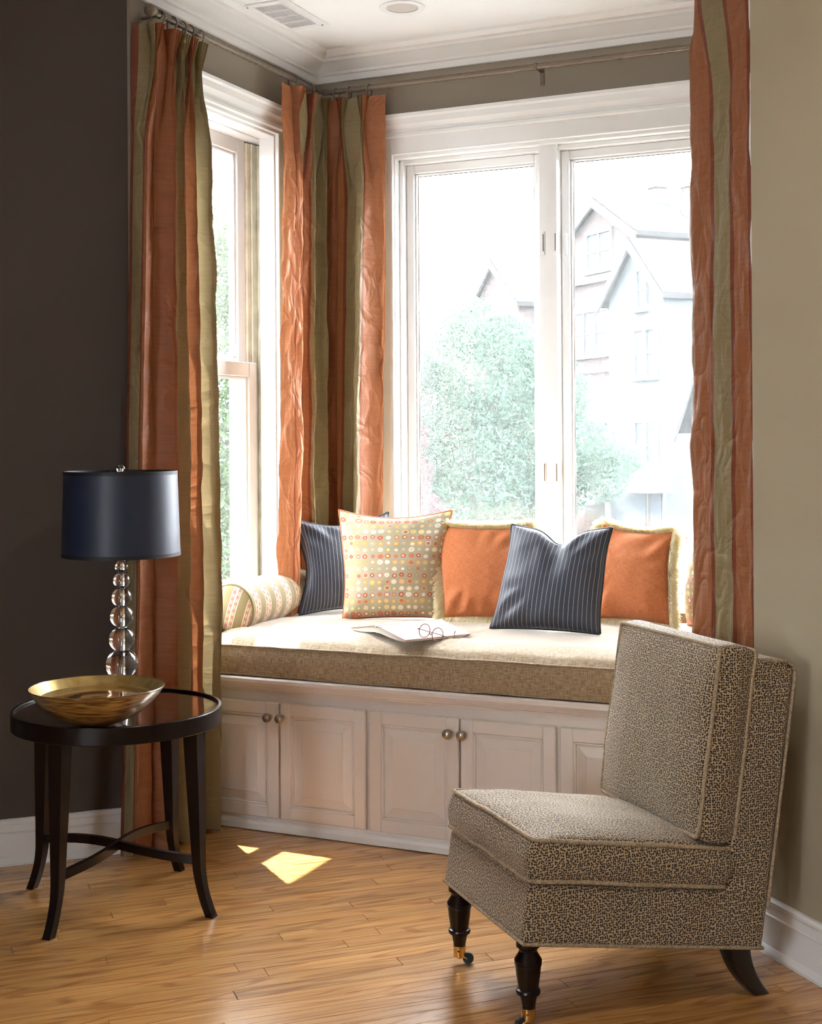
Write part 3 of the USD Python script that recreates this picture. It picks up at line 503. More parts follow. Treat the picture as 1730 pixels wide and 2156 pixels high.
# ------------------------------------------------------------------ curtain rods, rings, curtains
RX, RY, RZ = XD + 0.080, YA - 0.080, 2.795
def hammered(p, q, r=0.0112):
    n = int(np.linalg.norm(np.subtract(q, p)) / 0.0065); s = np.linspace(0, 1, n)[:, None]; P = np.array(p) * (1 - s) + np.array(q) * s
    m = tube(P, r, 10); c = np.array(m.vertices); k = np.arange(n).repeat(10); a = np.tile(np.arange(10), n)
    base = np.vstack([P.repeat(10, 0), P[0], P[-1]]); amp = 1 - 0.17 * (np.sin(k * 1.05) * np.where(a % 2, 1, -0.4) + 0.3 * np.sin(k * 2.9 + a))
    amp = np.r_[amp, 1, 1][:, None]; m.vertices = base + (c - base) * amp; return m
def bracket(t, wall_pt, rod_pt, drop=0.055):
    w, r = np.array(wall_pt, float), np.array(rod_pt, float); d = r - w; d[2] = 0; L = np.linalg.norm(d); d /= L; s = np.array([-d[1], d[0], 0])
    B = np.eye(4); B[:3, 0], B[:3, 1], B[:3, 2], B[:3, 3] = s, d, [0, 0, 1], w
    def T(m): m = m.copy(); m.apply_transform(B); m.fix_normals(); return m
    b = part(t, 'bracket', T(cat_(cbox(-.009, .009, .0005, .004, -drop, .018, .002), cbox(-.007, .007, .003, L - .008, -.006, .002, .002))), bronze)
    for z in (-drop + .012, -drop + .03): part(b, 'screw', T(sphere(.0028, (0, .004, z), 8)), nickel)
    a = np.linspace(-2.9, -.2, 14) ; C = np.stack([0 * a, L + .0125 * np.cos(a), .0125 * np.sin(a)], 1)
    part(b, 'cradle', T(cat_(*[cbox(-.006, .006, L + .0115 * math.cos(x) - .003, L + .0115 * math.cos(x) + .003, .0115 * math.sin(x) - .003, .0115 * math.sin(x) + .003, .001) for x in np.linspace(0, 2 * math.pi, 25)[:-1]])), bronze)
rd = thing('curtain_rod', 'hammered bronze curtain rod with ball finial along the left side of the bay', 'curtain rod', (RX, 4.4, RZ), group='bronze curtain rods')
part(rd, 'pole', hammered((RX, 3.765, RZ), (RX, RY + 0.006, RZ)), bronze)
part(rd, 'finial', cat_(sphere(.0215, (RX, 3.745, RZ), 24), mov(rot(lathe([(0, 0), (.012, 0), (.013, .005), (.0105, .012), (0, .012)], 20), -math.pi / 2, (1, 0, 0)), (RX, 3.762, RZ))), bronze)
bracket(rd, (XD, 3.800, RZ), (RX, 3.800, RZ)); bracket(rd, (XD, 4.88, RZ), (RX, 4.88, RZ))
rd2 = thing('curtain_rod', 'hammered bronze curtain rod above the pair of casement windows', 'curtain rod', (-1.7, RY, RZ), group='bronze curtain rods')
part(rd2, 'pole', hammered((RX + 0.012, RY, RZ), (XE - 0.080 - .012, RY, RZ)), bronze)
bracket(rd2, (-1.722, YA, RZ), (-1.722, RY, RZ)); bracket(rd2, (-0.80, YA, RZ), (-0.80, RY, RZ))
rd3 = thing('curtain_rod', 'bronze curtain rod on the right side of the bay hidden by the right curtain', 'curtain rod', (XE - .08, 4.4, RZ), group='bronze curtain rods')
part(rd3, 'pole', hammered((XE - .08, 3.80, RZ), (XE - .08, RY - .006, RZ)), bronze); bracket(rd3, (XE, 4.6, RZ), (XE - .08, 4.6, RZ))
ring_mesh = tube([(0.0245 * math.cos(a), 0, 0.0245 * math.sin(a)) for a in np.linspace(0, 2 * math.pi, 37)[:-1]], .0034, 8, True)
ring_eye = tube([(0.005 * math.cos(a), 0, -.031 + 0.005 * math.sin(a)) for a in np.linspace(0, 2 * math.pi, 13)[:-1]], .0013, 6, True)
RINGS = [(RX, 3.788, 90, .35, 'bronze curtain ring nearest the ball finial on the left rod'), (RX, 3.868, 90, -.45, 'second bronze curtain ring from the ball finial on the left rod'), (RX, 3.922, 90, -.2, 'third bronze curtain ring from the ball finial on the left rod'), (RX, 3.966, 90, -.1, 'fourth bronze curtain ring from the ball finial on the left rod'), (RX, 4.035, 90, -.5, 'last bronze curtain ring of the left curtain, standing over its leading edge'),
    (RX, 4.700, 90, -.5, 'first bronze curtain ring of the corner curtain, on the left rod'), (RX, 4.835, 90, -.2, 'bronze curtain ring on the left rod just before the bay corner'), (-2.585, RY, 0, -.1, 'bronze curtain ring on the back rod just past the bay corner'), (-2.525, RY, 0, .3, 'bronze curtain ring second from the corner on the back rod'), (-2.435, RY, 0, .15, 'last bronze curtain ring of the corner curtain, on the back rod')]
for x, y, dirn, tw, lab in RINGS:
    t = thing('curtain_ring', lab, 'curtain ring', (x, y, RZ - 0.0125), math.radians(dirn - 90 + 0) + tw * .5 if dirn == 90 else math.radians(90) + tw * .5, group='bronze curtain rings')
    p = str(t.GetPath()); put('ring', ring_mesh, bronze, p, base=np.eye(4), smooth=True); put('eye', ring_eye, nickel, p, base=np.eye(4), smooth=True)
def curtain(name, label, path, pathb, ztop, zbot, pleats, Lc, bands, amp, seed, ns_per_m=260, flare=0.0, header=True, crumple=.020):
    """Pinch-pleated panel. path / pathb: plan polylines at top and hem (left to right, room on the right of travel); bands: (cloth end in metres, silk)."""
    def plan(pts):
        p = np.asarray(pts, float); d = np.r_[0, np.cumsum(np.linalg.norm(np.diff(p, axis=0), axis=1))]
        return p, d
    (p0, d0), (p1, d1) = plan(path), plan(pathb); Lp = d0[-1]; n = len(pleats); pc = (Lc - Lp) / max(n, 1)
    r = np.random.default_rng(seed)
    nt = 88; zt = ztop - (ztop - zbot) * (np.linspace(0, 1, nt) ** 1.25); dd = ztop - zt
    knots, xs, tau = [0.0], [0.0], []
    for a in pleats:
        knots += [knots[-1] + (a * Lp - xs[-1]), ]; xs.append(a * Lp); knots.append(knots[-1] + pc); xs.append(a * Lp)
    knots.append(Lc); xs.append(Lp); knots, xs = np.array(knots), np.array(xs)
    centres = [(knots[2 * i + 1] + knots[2 * i + 2]) / 2 for i in range(n)]
    psi_k = np.r_[-0.22, np.arange(n), n - 0.5]; psi_c = np.r_[0, centres, Lc]
    famp = r.uniform(0.75, 1.2, n + 2)
    th = plain_grid = None
    t = thing(name, label, 'curtain', (*np.mean([p0[0], p0[-1]], 0), zbot), group='striped silk curtains')
    c0 = 0.0
    for c1, kind in bands:
        c = np.linspace(c0, c1, max(3, int((c1 - c0) * ns_per_m) + 1)); C, D = np.meshgrid(c, dd, indexing='ij'); Z = ztop - D
        xh = np.interp(C, knots, xs); oh = np.zeros_like(C)
        for i in range(n):
            a, b = knots[2 * i + 1], knots[2 * i + 2]; k = (C > a) & (C < b); ta = np.clip((C - a) / (b - a), 0, 1)
            w = np.where(D < .10, .046 - .36 * D, .010 + .10 * (D - .10)); dep = np.where(D < .10, .048 - .24 * D, .024 + .03 * (D - .10))
            xh = np.where(k, pleats[i] * Lp + (ta - .5) * w, xh); oh = np.where(k, dep * np.abs(np.sin(3 * np.pi * ta)) ** .8, oh)
        psi = np.interp(C, psi_c, psi_k); fa = np.interp(psi, np.arange(-1, n + 1), famp)
        A = amp * fa * (0.85 + 0.3 * smoothstep(.2, 1.8, D)) 
        lean = 0.10 * np.sin(2 * np.pi * psi + 1.1 * np.sin(D * 1.7 + seed))
        of = A * (np.cos(2 * np.pi * psi + lean * .6) * .66 + .34 + .16 * np.cos(4 * np.pi * psi + 1.2 + 1.5 * np.sin(D * .9 + seed))) ; xf = C / Lc * Lp - .22 * amp * fa * np.sin(2 * np.pi * psi * 2) * .6
        k = smoothstep(.085, .42, D) if header else 1.0
        x = xh * (1 - k) + xf * k; o = oh * (1 - k) + of * k
        cr = meshkit.fbm(np.stack([C * 7 + seed, D * 5, 0 * C], -1), 4, seed) - .5; cr2 = meshkit.fbm(np.stack([C * 26 + seed, D * 11 + C * 12, 0 * C + 3], -1), 3, seed + 3) - .5
        o = o + (cr * crumple + cr2 * .013) * smoothstep(.06, .35, D)
        f = np.clip(x / Lp, -.02, 1.02)[..., None]; q = (D / (ztop - zbot))[..., None]
        def at(p, d, s):
            s = s * d[-1]; i = np.clip(np.searchsorted(d, s[..., 0], 'right') - 1, 0, len(d) - 2); tt = (s[..., 0] - d[i]) / (d[i + 1] - d[i]); P = p[i] + (p[i + 1] - p[i]) * tt[..., None]
            e = .03; return P
        def smooth_at(p, d, s): return sum(at(p, d, np.clip(s + h, -.02, 1.02)) for h in (-.05, -.025, 0, .025, .05)) / 5
        P = smooth_at(p0, d0, f) * (1 - q) + smooth_at(p1, d1, f) * q; P2 = smooth_at(p0, d0, f + .03) * (1 - q) + smooth_at(p1, d1, f + .03) * q; P3 = smooth_at(p0, d0, f - .03) * (1 - q) + smooth_at(p1, d1, f - .03) * q
        tg = P2 - P3; tg /= np.linalg.norm(tg, axis=-1, keepdims=True) + 1e-9; nr = np.stack([tg[..., 1], -tg[..., 0]], -1)
        P = P + nr * o[..., None]
        hem = 0.006 * np.sin(C * 21 + seed)[..., None]
        V = np.concatenate([P, Z[..., None] + hem * q], -1).reshape(-1, 3)
        g = grid_faces(len(c), nt)
        if kind == 'rust': nm = 'edging'
        else: nm = 'stripe'
        part(t, nm, (V, g), SILK[kind], uvs=np.stack([C.ravel(), Z.ravel()], 1), smooth=True, label={'orange': 'orange silk stripe', 'olive': 'olive tan silk stripe', 'rust': 'narrow rust silk edging'}[kind])
        c0 = c1
    return t
curtain('curtain', 'floor-length striped silk curtain at the left end of the bay behind the lamp',
    [(-2.718, 3.735), (-2.668, 3.760), (-2.660, 3.83), (-2.660, 4.072)], [(-2.744, 3.688), (-2.662, 3.722), (-2.632, 3.83), (-2.636, 4.062)], RZ - 0.036, 0.012,
    [.20, .43, .585, .715, .88], .92, [(.025, 'rust'), (.10, 'olive'), (.11, 'rust'), (.385, 'orange'), (.395, 'rust'), (.60, 'olive'), (.61, 'rust'), (.67, 'orange'), (.68, 'rust'), (.905, 'olive'), (.92, 'rust')], .054, 11)
curtain('curtain', 'orange and olive striped silk curtain filling the bay corner',
    [(-2.642, 4.600), (-2.642, 4.90), (-2.590, 4.945), (-2.355, 4.945)], [(-2.625, 4.47), (-2.615, 4.84), (-2.56, 4.90), (-2.375, 4.915)], RZ - 0.036, 0.700,
    [.165, .365, .545, .675, .835], 1.30, [(.09, 'orange'), (.10, 'rust'), (.225, 'orange'), (.235, 'rust'), (.36, 'olive'), (.37, 'rust'), (.39, 'orange'), (.40, 'rust'), (.69, 'olive'), (.70, 'rust'), (.89, 'orange'), (.90, 'rust'), (.94, 'orange'), (.95, 'rust'), (1.16, 'olive'), (1.17, 'rust'), (1.30, 'orange')], .056, 23)
curtain('curtain', 'striped silk curtain on the right, behind the slipper chair',
    [(-0.80, 4.06), (-0.81, 3.98), (-.880, 3.885), (-.690, 3.738)], [(-0.81, 4.06), (-0.82, 3.98), (-.885, 3.88), (-.683, 3.726)], RZ - 0.036, 0.012,
    [.12, .32], .62, [(.10, 'orange'), (.11, 'rust'), (.285, 'olive'), (.29, 'rust'), (.40, 'orange'), (.417, 'rust'), (.505, 'olive'), (.522, 'rust'), (.60, 'orange'), (.62, 'rust')], .012, 31, crumple=.012)
# ------------------------------------------------------------------ pillows
def pillow(name, label, c, n, T, mat_, pipe=None, pinch=.09, chop=0.0, fringe=False, seed=1, wr=.006, group='throw pillows on the window seat', top_dip=0.0, pipe_r=.0045):
    """c: corners TL, TR, BR, BL in the world; n: the way the face looks; a stuffed cover with pinched edges and ears."""
    TL, TR, BR, BL = map(np.array, c); n = np.array(n, float); n /= np.linalg.norm(n); K = 56
    a = np.sin(np.linspace(-np.pi / 2, np.pi / 2, K)); U, V = np.meshgrid(a, a, indexing='ij'); r = np.random.default_rng(seed)
    k = pinch
    def flat(U, V):
        u = U * (1 - k * (1 - V ** 2) * np.abs(U) ** 3 * (1.0 + .25 * np.sin(3 * V + seed))); v = V * (1 - k * (1 - U ** 2) * np.abs(V) ** 3 * np.where(V > 0, 1.25 + top_dip, .45))
        v = v - chop * np.exp(-((U - .05) / .30) ** 2) * ((V + 1) / 2) ** 3
        s, t = (u[..., None] + 1) / 2, (v[..., None] + 1) / 2
        return (BL * (1 - s) + BR * s) * (1 - t) + (TL * (1 - s) + TR * s) * t
    P0 = flat(U, V); h = T * ((1 - U ** 2) * (1 - V ** 2)) ** .42 * (1 - .18 * V) * (1 + chop * 0)
    edge = np.maximum(np.abs(U), np.abs(V)); nz = meshkit.fbm(np.stack([U * 2.2 + seed, V * 2.2, 0 * U], -1), 4, seed) - .5
    ang = np.arctan2(V, U); rad = np.hypot(U, V); wrk = np.sin(ang * 9 + 3 * np.sin(ang * 2 + seed)) * smoothstep(.45, 1.0, rad) * (1 - edge ** 8) * wr
    chn = -chop * .5 * T * np.exp(-((U - .05) / .16) ** 2) * smoothstep(-.2, .9, V) * (1 - edge ** 6) * 2.2
    hf = h + nz * .010 * (1 - edge ** 4) + wrk + chn
    F = P0 + n * hf[..., None]; Bk = P0 - n * (h * .9)[..., None]
    W, H = np.linalg.norm(TR - TL), np.linalg.norm(TL - BL); q = np.stack([(U + 1) / 2 * W, (V + 1) / 2 * H], -1).reshape(-1, 2)
    base = (TL + TR + BR + BL) / 4; base[2] = min(BL[2], BR[2])
    t = thing(name, label, 'pillow', base, group=group); g = grid_faces(K, K)
    m = trimesh.Trimesh(np.vstack([F.reshape(-1, 3), Bk.reshape(-1, 3)]), np.vstack([g, g[:, ::-1] + K * K]), process=False)
    part(t, 'cover', m, mat_, uvs=np.vstack([q, q * [-1, 1]]), smooth=True)
    idx = [(i, 0) for i in range(K - 1)] + [(K - 1, j) for j in range(K - 1)] + [(i, K - 1) for i in range(K - 1, 0, -1)] + [(0, j) for j in range(K - 1, 0, -1)]
    E = np.array([P0[i, j] for i, j in idx])
    seg = np.linalg.norm(np.diff(np.vstack([E, E[:1]]), axis=0), axis=1); d = np.r_[0, np.cumsum(seg)]
    even = lambda m: np.stack([np.interp(np.linspace(0, d[-1], m, endpoint=False), d, np.r_[E[:, k], E[0, k]]) for k in range(3)], 1)
    Ev = even(220)
    if pipe is not None: part(t, 'piping', tube(Ev, pipe_r, 8, True), pipe, smooth=True)
    if fringe:
        ctr = P0.reshape(-1, 3).mean(0); N = 7500; s = np.sort(r.uniform(0, d[-1], N)); R0 = np.stack([np.interp(s, d, np.r_[E[:, k], E[0, k]]) for k in range(3)], 1)
        tg = np.stack([np.interp((s + .004) % d[-1], d, np.r_[E[:, k], E[0, k]]) for k in range(3)], 1) - R0; tg /= np.linalg.norm(tg, axis=1, keepdims=True) + 1e-9
        out = np.cross(tg, n); out *= np.sign((out * (R0 - ctr)).sum(1))[:, None]
        pts = []
        L = r.uniform(.030, .046, N)[:, None]; j = r.normal(0, 1, (N, 3)); side = r.normal(0, .45, N)[:, None]; up = r.normal(0.42, .45, N)[:, None]
        dirn = out + tg * side + n * up; dirn /= np.linalg.norm(dirn, axis=1, keepdims=True)
        for f in (0, .4, .75, 1.0): pts.append(R0 + n * .006 + dirn * L * f + n * (r.normal(0, .003, N)[:, None] * (1 - f)) + np.array([0, 0, -1]) * L * .35 * f ** 2 + j * .0022 * f)
        pts = np.stack(pts, 1); M = np.linalg.inv(frames[str(t.GetPath())]); pts = pts @ M[:3, :3].T + M[:3, 3]
        bc = UsdGeom.BasisCurves.Define(stage, numbered(str(t.GetPath()), 'fringe')); bc.CreateTypeAttr('linear'); bc.CreateCurveVertexCountsAttr(Vt.IntArray.FromNumpy(np.full(N, 4, np.int32)))
        bc.CreatePointsAttr(Vt.Vec3fArray.FromNumpy(pts.reshape(-1, 3).astype(np.float32))); bc.CreateWidthsAttr(Vt.FloatArray.FromNumpy(np.tile([.0024, .0024, .0022, .0016], N).astype(np.float32))); bc.SetWidthsInterpolation('vertex')
        UsdShade.MaterialBindingAPI.Apply(bc.GetPrim()).Bind(fringe_m); tag(bc.GetPrim(), 'cut straw-coloured fringe', kind='stuff')
        part(t, 'braid', tube(Ev, .004, 6, True), fringe_m, smooth=True)
    return t
PN = lambda yaw, lean: (math.sin(math.radians(yaw)) * math.cos(math.radians(lean)), -math.cos(math.radians(yaw)) * math.cos(math.radians(lean)), math.sin(math.radians(lean)))
pillow('throw_pillow', 'navy pinstriped pillow in the bay corner, behind the bolster and the ringed pillow', [(-2.600, 4.580, 1.066), (-2.330, 4.890, 1.078), (-2.300, 4.840, .700), (-2.545, 4.540, .700)], PN(49, 8), .052, navy, pipe_navy, pinch=.19, seed=2, wr=.004)
pillow('throw_pillow', 'cream pillow printed with rows of ringed dots, leaning left of the fringed pillows', [(-2.413, 4.620, 1.098), (-1.993, 4.740, 1.098), (-2.012, 4.661, .702), (-2.366, 4.558, .690)], PN(16, 10), .060, dots_m, pipe_rust, pinch=.075, seed=3, top_dip=.9, wr=.003)
pillow('throw_pillow', 'burnt orange fringed pillow left of the front navy pillow', [(-2.054, 4.728, 1.042), (-1.665, 4.738, 1.045), (-1.681, 4.656, .712), (-1.984, 4.640, .704)], PN(1, 15), .058, chenille, None, pinch=.065, fringe=True, seed=4)
pillow('throw_pillow', 'navy pinstriped pillow with a dented top standing in front of the fringed pillows', [(-1.702, 4.598, 1.059), (-1.329, 4.597, 1.055), (-1.344, 4.492, .698), (-1.746, 4.492, .698)], PN(0, 17), .060, navy, pipe_navy, pinch=.085, chop=.27, seed=5, wr=.004)
pillow('throw_pillow', 'burnt orange fringed pillow right of the front navy pillow', [(-1.452, 4.905, 1.048), (-1.166, 4.824, 1.030), (-1.156, 4.725, .706), (-1.454, 4.805, .706)], PN(-15, 17), .075, chenille, None, pinch=.105, fringe=True, seed=6, wr=.009)
pillow('throw_pillow', 'cream pillow printed with ringed dots, half hidden behind the right curtain', [(-1.150, 4.950, 1.000), (-.870, 4.740, 1.030), (-.870, 4.640, .698), (-1.120, 4.830, .698)], PN(-37, 14), .070, dots_m, pipe_rust, pinch=.06, seed=8)
# bolster
b0, b1, br = np.array([-2.640, 4.215, .757]), np.array([-2.628, 4.725, .784]), .089
bz = (b1 - b0) / np.linalg.norm(b1 - b0); bx_ = np.cross(bz, [0, 0, 1]); bx_ /= np.linalg.norm(bx_); by_ = np.cross(bz, bx_); BL_ = np.linalg.norm(b1 - b0)
BM = np.eye(4); BM[:3, 0], BM[:3, 1], BM[:3, 2], BM[:3, 3] = bx_, by_, bz, b0
def bol(P): return np.asarray(P) @ BM[:3, :3].T + b0
bo = thing('bolster', 'round bolster pillow in olive ribbon stripes at the left end of the seat', 'pillow', b0)
th = np.linspace(0, 2 * np.pi, 65); L_ = np.linspace(0, BL_, 40); A_, Q_ = np.meshgrid(th, L_, indexing='ij'); rr = br * (1 - .012 * np.abs(2 * Q_ / BL_ - 1) ** 4) + .0035 * (meshkit.fbm(np.stack([np.cos(A_) * 2, np.sin(A_) * 2, Q_ * 6], -1), 3, 4) - .5)
part(bo, 'cover', (bol(np.stack([rr * np.cos(A_), rr * np.sin(A_), Q_], -1).reshape(-1, 3)), grid_faces(65, 40)), ribbon_m, uvs=np.stack([Q_.ravel() + .012, A_.ravel() * br], 1), smooth=True)
for e, s in ((0, -1), (BL_, 1)):
    rad = np.linspace(0, 1, 14); A2, R2 = np.meshgrid(th, rad, indexing='ij'); zz = e + s * .012 * np.sqrt(np.clip(1 - R2 ** 2, 0, 1)) 
    X2, Y2 = br * R2 * np.cos(A2), br * R2 * np.sin(A2)
    part(bo, 'end_panel', (bol(np.stack([X2, Y2, zz], -1).reshape(-1, 3)), grid_faces(65, 14)), ribbon_m, uvs=np.stack([(X2 * .94 + Y2 * .34).ravel() * 1.0 + .046, (-X2 * .34 + Y2 * .94).ravel()], 1), smooth=True)
    part(bo, 'piping', tube(bol([(br * math.cos(a), br * math.sin(a), e) for a in np.linspace(0, 2 * np.pi, 73)[:-1]]), .0042, 8, True), pipe_olive, smooth=True)
# ------------------------------------------------------------------ book and spectacles
ZB = .697
bk = thing('book', 'open pink book lying face down on the seat cushion under the spectacles', 'book', (-1.96, 4.28, ZB))
SP0, SP1 = np.array([-2.038, 4.175]), np.array([-1.896, 4.390])       # the spine's near and far ends
dv = (SP1 - SP0) / np.linalg.norm(SP1 - SP0); nv = np.array([dv[1], -dv[0]]); BLn = .2577
SP1 = SP0 + dv * BLn
for sign, w, nm in ((1, .186, 'near'), (-1, .180, 'far')):
    a = np.linspace(0, 1, 16); zt = .034 * (1 - a ** .8) + .0085 * a ** .2
    def strip(z0, z1, i0, i1, w0=0.0, w1=w):
        s = np.linspace(0, 1, len(a)); row = []
        for end in (i0, i1):
            B = SP0 + dv * end; row.append([(*(B + sign * nv * (w0 + (w1 - w0) * k)), 0) for k in s])
        R = np.array(row); lo, hi = R.copy(), R.copy(); lo[..., 2] = ZB + z0; hi[..., 2] = ZB + z1; n = len(a)
        V = np.vstack([lo[0], hi[0], lo[1], hi[1]]); f = []
        for k in range(n - 1):
            f += [[k, k + 1, n + k + 1], [k, n + k + 1, n + k], [2 * n + k, 3 * n + k, 3 * n + k + 1], [2 * n + k, 3 * n + k + 1, 2 * n + k + 1], [n + k, n + k + 1, 3 * n + k + 1], [n + k, 3 * n + k + 1, 3 * n + k], [k, 2 * n + k, 2 * n + k + 1], [k, 2 * n + k + 1, k + 1]]
        f += [[0, n, 3 * n], [0, 3 * n, 2 * n], [n - 1, 3 * n - 1, 4 * n - 1], [n - 1, 4 * n - 1, 2 * n - 1]]
        m = trimesh.Trimesh(V, f, process=False); m.fix_normals(); return m
    part(bk, 'cover_board', strip(zt - .0026, zt, -.003, BLn + .003, .004, w + .004), pink_m, smooth=40, label='pink cover board')
    part(bk, 'page_block', strip(np.maximum(0.0008, zt - .0245 + .012 * a), zt - .0027, 0, BLn, 0, w), page_m, smooth=40, label='cream page edges')
part(bk, 'spine', tube([(*(SP0 + dv * s), ZB + .0325) for s in np.linspace(-.003, BLn + .003, 10)], .0045, 10), page_m, smooth=True, label='pale rounded cloth spine')
g0, g1 = np.array([-1.840, 4.132, .7305]), np.array([-1.787, 4.117, .7220])   # lens centres
gl = thing('eyeglasses', 'round thin-rimmed tortoise spectacles resting on the pink book', 'eyeglasses', (-1.80, 4.15, ZB + .008))
gx = (g1 - g0) / np.linalg.norm(g1 - g0); gu = np.array([-.10, .28, .95]); gu -= gx * (gu @ gx); gu /= np.linalg.norm(gu); LR = .0222; gb = np.cross(gu, gx); gb *= np.sign(gb[1])
for cc in (g0, g1):
    rm = part(gl, 'rim', tube([cc + LR * (gx * math.cos(a) + gu * math.sin(a)) for a in np.linspace(0, 2 * np.pi, 41)[:-1]], .0013, 8, True), tort, smooth=True)
    k = np.arange(40) * 2 * np.pi / 40; V = np.vstack([cc, cc + LR * (np.cos(k)[:, None] * gx + np.sin(k)[:, None] * gu)]); part(rm, 'lens', (V, [[0, 1 + i, 1 + (i + 1) % 40] for i in range(40)]), clear_lens, smooth=False)
s = np.linspace(0, 1, 13)[:, None]; e0, e1 = g0 + gx * LR, g1 - gx * LR
part(gl, 'bridge', tube(e0 * (1 - s) + e1 * s - gu * .007 * np.sin(np.pi * s), .0012, 8), tort, smooth=True)
from scipy.interpolate import CubicSpline
def temple(P):
    P = np.array(P); t = np.linspace(0, 1, len(P)); part(gl, 'temple', tube(CubicSpline(t, P)(np.linspace(0, 1, 26)), np.r_[np.full(20, .0011), np.linspace(.0012, .0019, 6)], 8), tort, smooth=True)
h0, h1 = g0 - gx * (LR + .003), g1 + gx * (LR + .003)
for h in (h0, h1): part(gl, 'hinge', sphere(.0026, h, 10), tort)
temple([h0, h0 + gb * .006, h0 + gx * .03 + gb * .030, h0 + gx * .058 + gb * .055, h0 + gx * .080 + gb * .080, h0 + gx * .080 + gb * .098 + [0, 0, .012], h0 + gx * .078 + gb * .108 + [0, 0, .026]])
temple([h1, h1 + gb * .006, h1 + gx * .004 + gb * .030 + [0, 0, .001], h1 + gx * .012 + gb * .065 + [0, 0, .006], h1 + gx * .024 + gb * .090 + [0, 0, .018], h1 + gx * .032 + gb * .105 + [0, 0, .030]])
# ------------------------------------------------------------------ slipper chair
TAU = math.radians(8.5); CU0, CZ0, CV0 = 1.315, 0.210, -3.06
def ch(P):
    """Chair space (p back, q across, w up), pitched as the casters tip it -> world."""
    P = np.asarray(P, float); p, q, w = P[..., 0], P[..., 1], P[..., 2]
    u = CU0 + p * math.cos(TAU) + w * math.sin(TAU); z = CZ0 - p * math.sin(TAU) + w * math.cos(TAU); v = CV0 + q
    return np.stack([(u + v) / S2, (u - v) / S2, z], -1)
chair = thing('slipper_chair', 'armless slipper chair in speckled tan upholstery on turned front legs with casters', 'chair', (*uv(1.65, CV0)[:2], 0), math.pi / 4)
def rounded(p0, p1, q0, q1, w0, w1, r, n=10):
    a = [trimesh.creation.icosphere(2, r) for _ in range(8)]; k = 0
    for x in (p0 + r, p1 - r):
        for y in (q0 + r, q1 - r):
            for z in (w0 + r, w1 - r): a[k].apply_translation([x, y, z]); k += 1
    return trimesh.convex.convex_hull(np.vstack([m.vertices for m in a]))
def cpart(nm, m, mt, **k):
    m = m.copy(); m.vertices = ch(m.vertices); m.fix_normals(); return part(chair, nm, m, mt, **k)
def swell(m, amount, axis_p=None, seed=1, sc=6):
    m = m.subdivide_to_size(.045); nz = meshkit.fbm(m.vertices * sc + seed, 3, seed) - .5; m.merge_vertices(); m.vertices = m.vertices + m.vertex_normals * (nz * amount)[:len(m.vertices), None] if len(nz) == len(m.vertices) else m.vertices; return m
sb = cpart('seat_base', swell(rounded(0, .655, -.245, .245, 0, .142, .016), .004), speck, smooth=45, box_uv=True)
rect = lambda p0, p1, q0, q1, w: np.array([(p0 + (p1 - p0) * t, q0, w) for t in np.linspace(0, 1, 20)[:-1]] + [(p1, q0 + (q1 - q0) * t, w) for t in np.linspace(0, 1, 16)[:-1]] + [(p1 - (p1 - p0) * t, q1, w) for t in np.linspace(0, 1, 20)[:-1]] + [(p0, q1 - (q1 - q0) * t, w) for t in np.linspace(0, 1, 16)[:-1]])
part(chair, 'hem_welt', tube(ch(rect(.002, .653, -.243, .243, .004)), .0042, 8, True), welt_m, smooth=True)
bkm = rounded(.525, .655, -.246, .246, .06, .705, .022)
cpart('backrest', swell(bkm, .004, seed=4), speck, smooth=45, box_uv=True)
for q in (-.247, .247):
    L = [(.650, q, w) for w in np.linspace(.10, .68, 24)] + [(.640, q, .697), (.62, q, .705), (.56, q, .705)]
    part(chair, 'back_welt', tube(ch(np.array(L)), .0042, 8), welt_m, smooth=True)
SEATC = lambda P: ch(np.stack([P[..., 0], P[..., 1], P[..., 2]], -1))
class _sub: pass
def chair_cushion(nm, x0, x1, y0, y1, z0, z1, crown_h, to, seed):
    c0 = len(taken); before = taken.get((str(chair.GetPath()), 'welt'), 0)
    box_cushion(chair, nm, x0, x1, y0, y1, z0, z1, crown_h, speck, welt_m, bulge=.012, to=to, seed=seed, n=(52, 52, 9), wave=.012, pr=.0052)
chair_cushion('seat_cushion', -.006, .525, -.245, .245, .150, .240, .034, ch, 5)
chair_cushion('back_cushion', -.243, .243, .262, .722, -.532, -.432, .026, lambda P: ch(np.stack([-P[..., 2], P[..., 0], P[..., 1]], -1)), 9)
turned = [(0, .0455), (.0150, .0455), (.0158, .050), (.0195, .070), (.0225, .078), (.0275, .080), (.0290, .085), (.0275, .090), (.0235, .092), (.0245, .100), (.0282, .125), (.0297, .142), (.0300, .147), (.0318, .148), (.0318, .1505), (.0298, .1515), (.0298, .1535), (.0322, .155), (.0322, .159), (.0300, .163), (.0240, .172), (.0205, .179), (.0215, .184), (.0280, .190), (.0285, .215), (0, .215)]
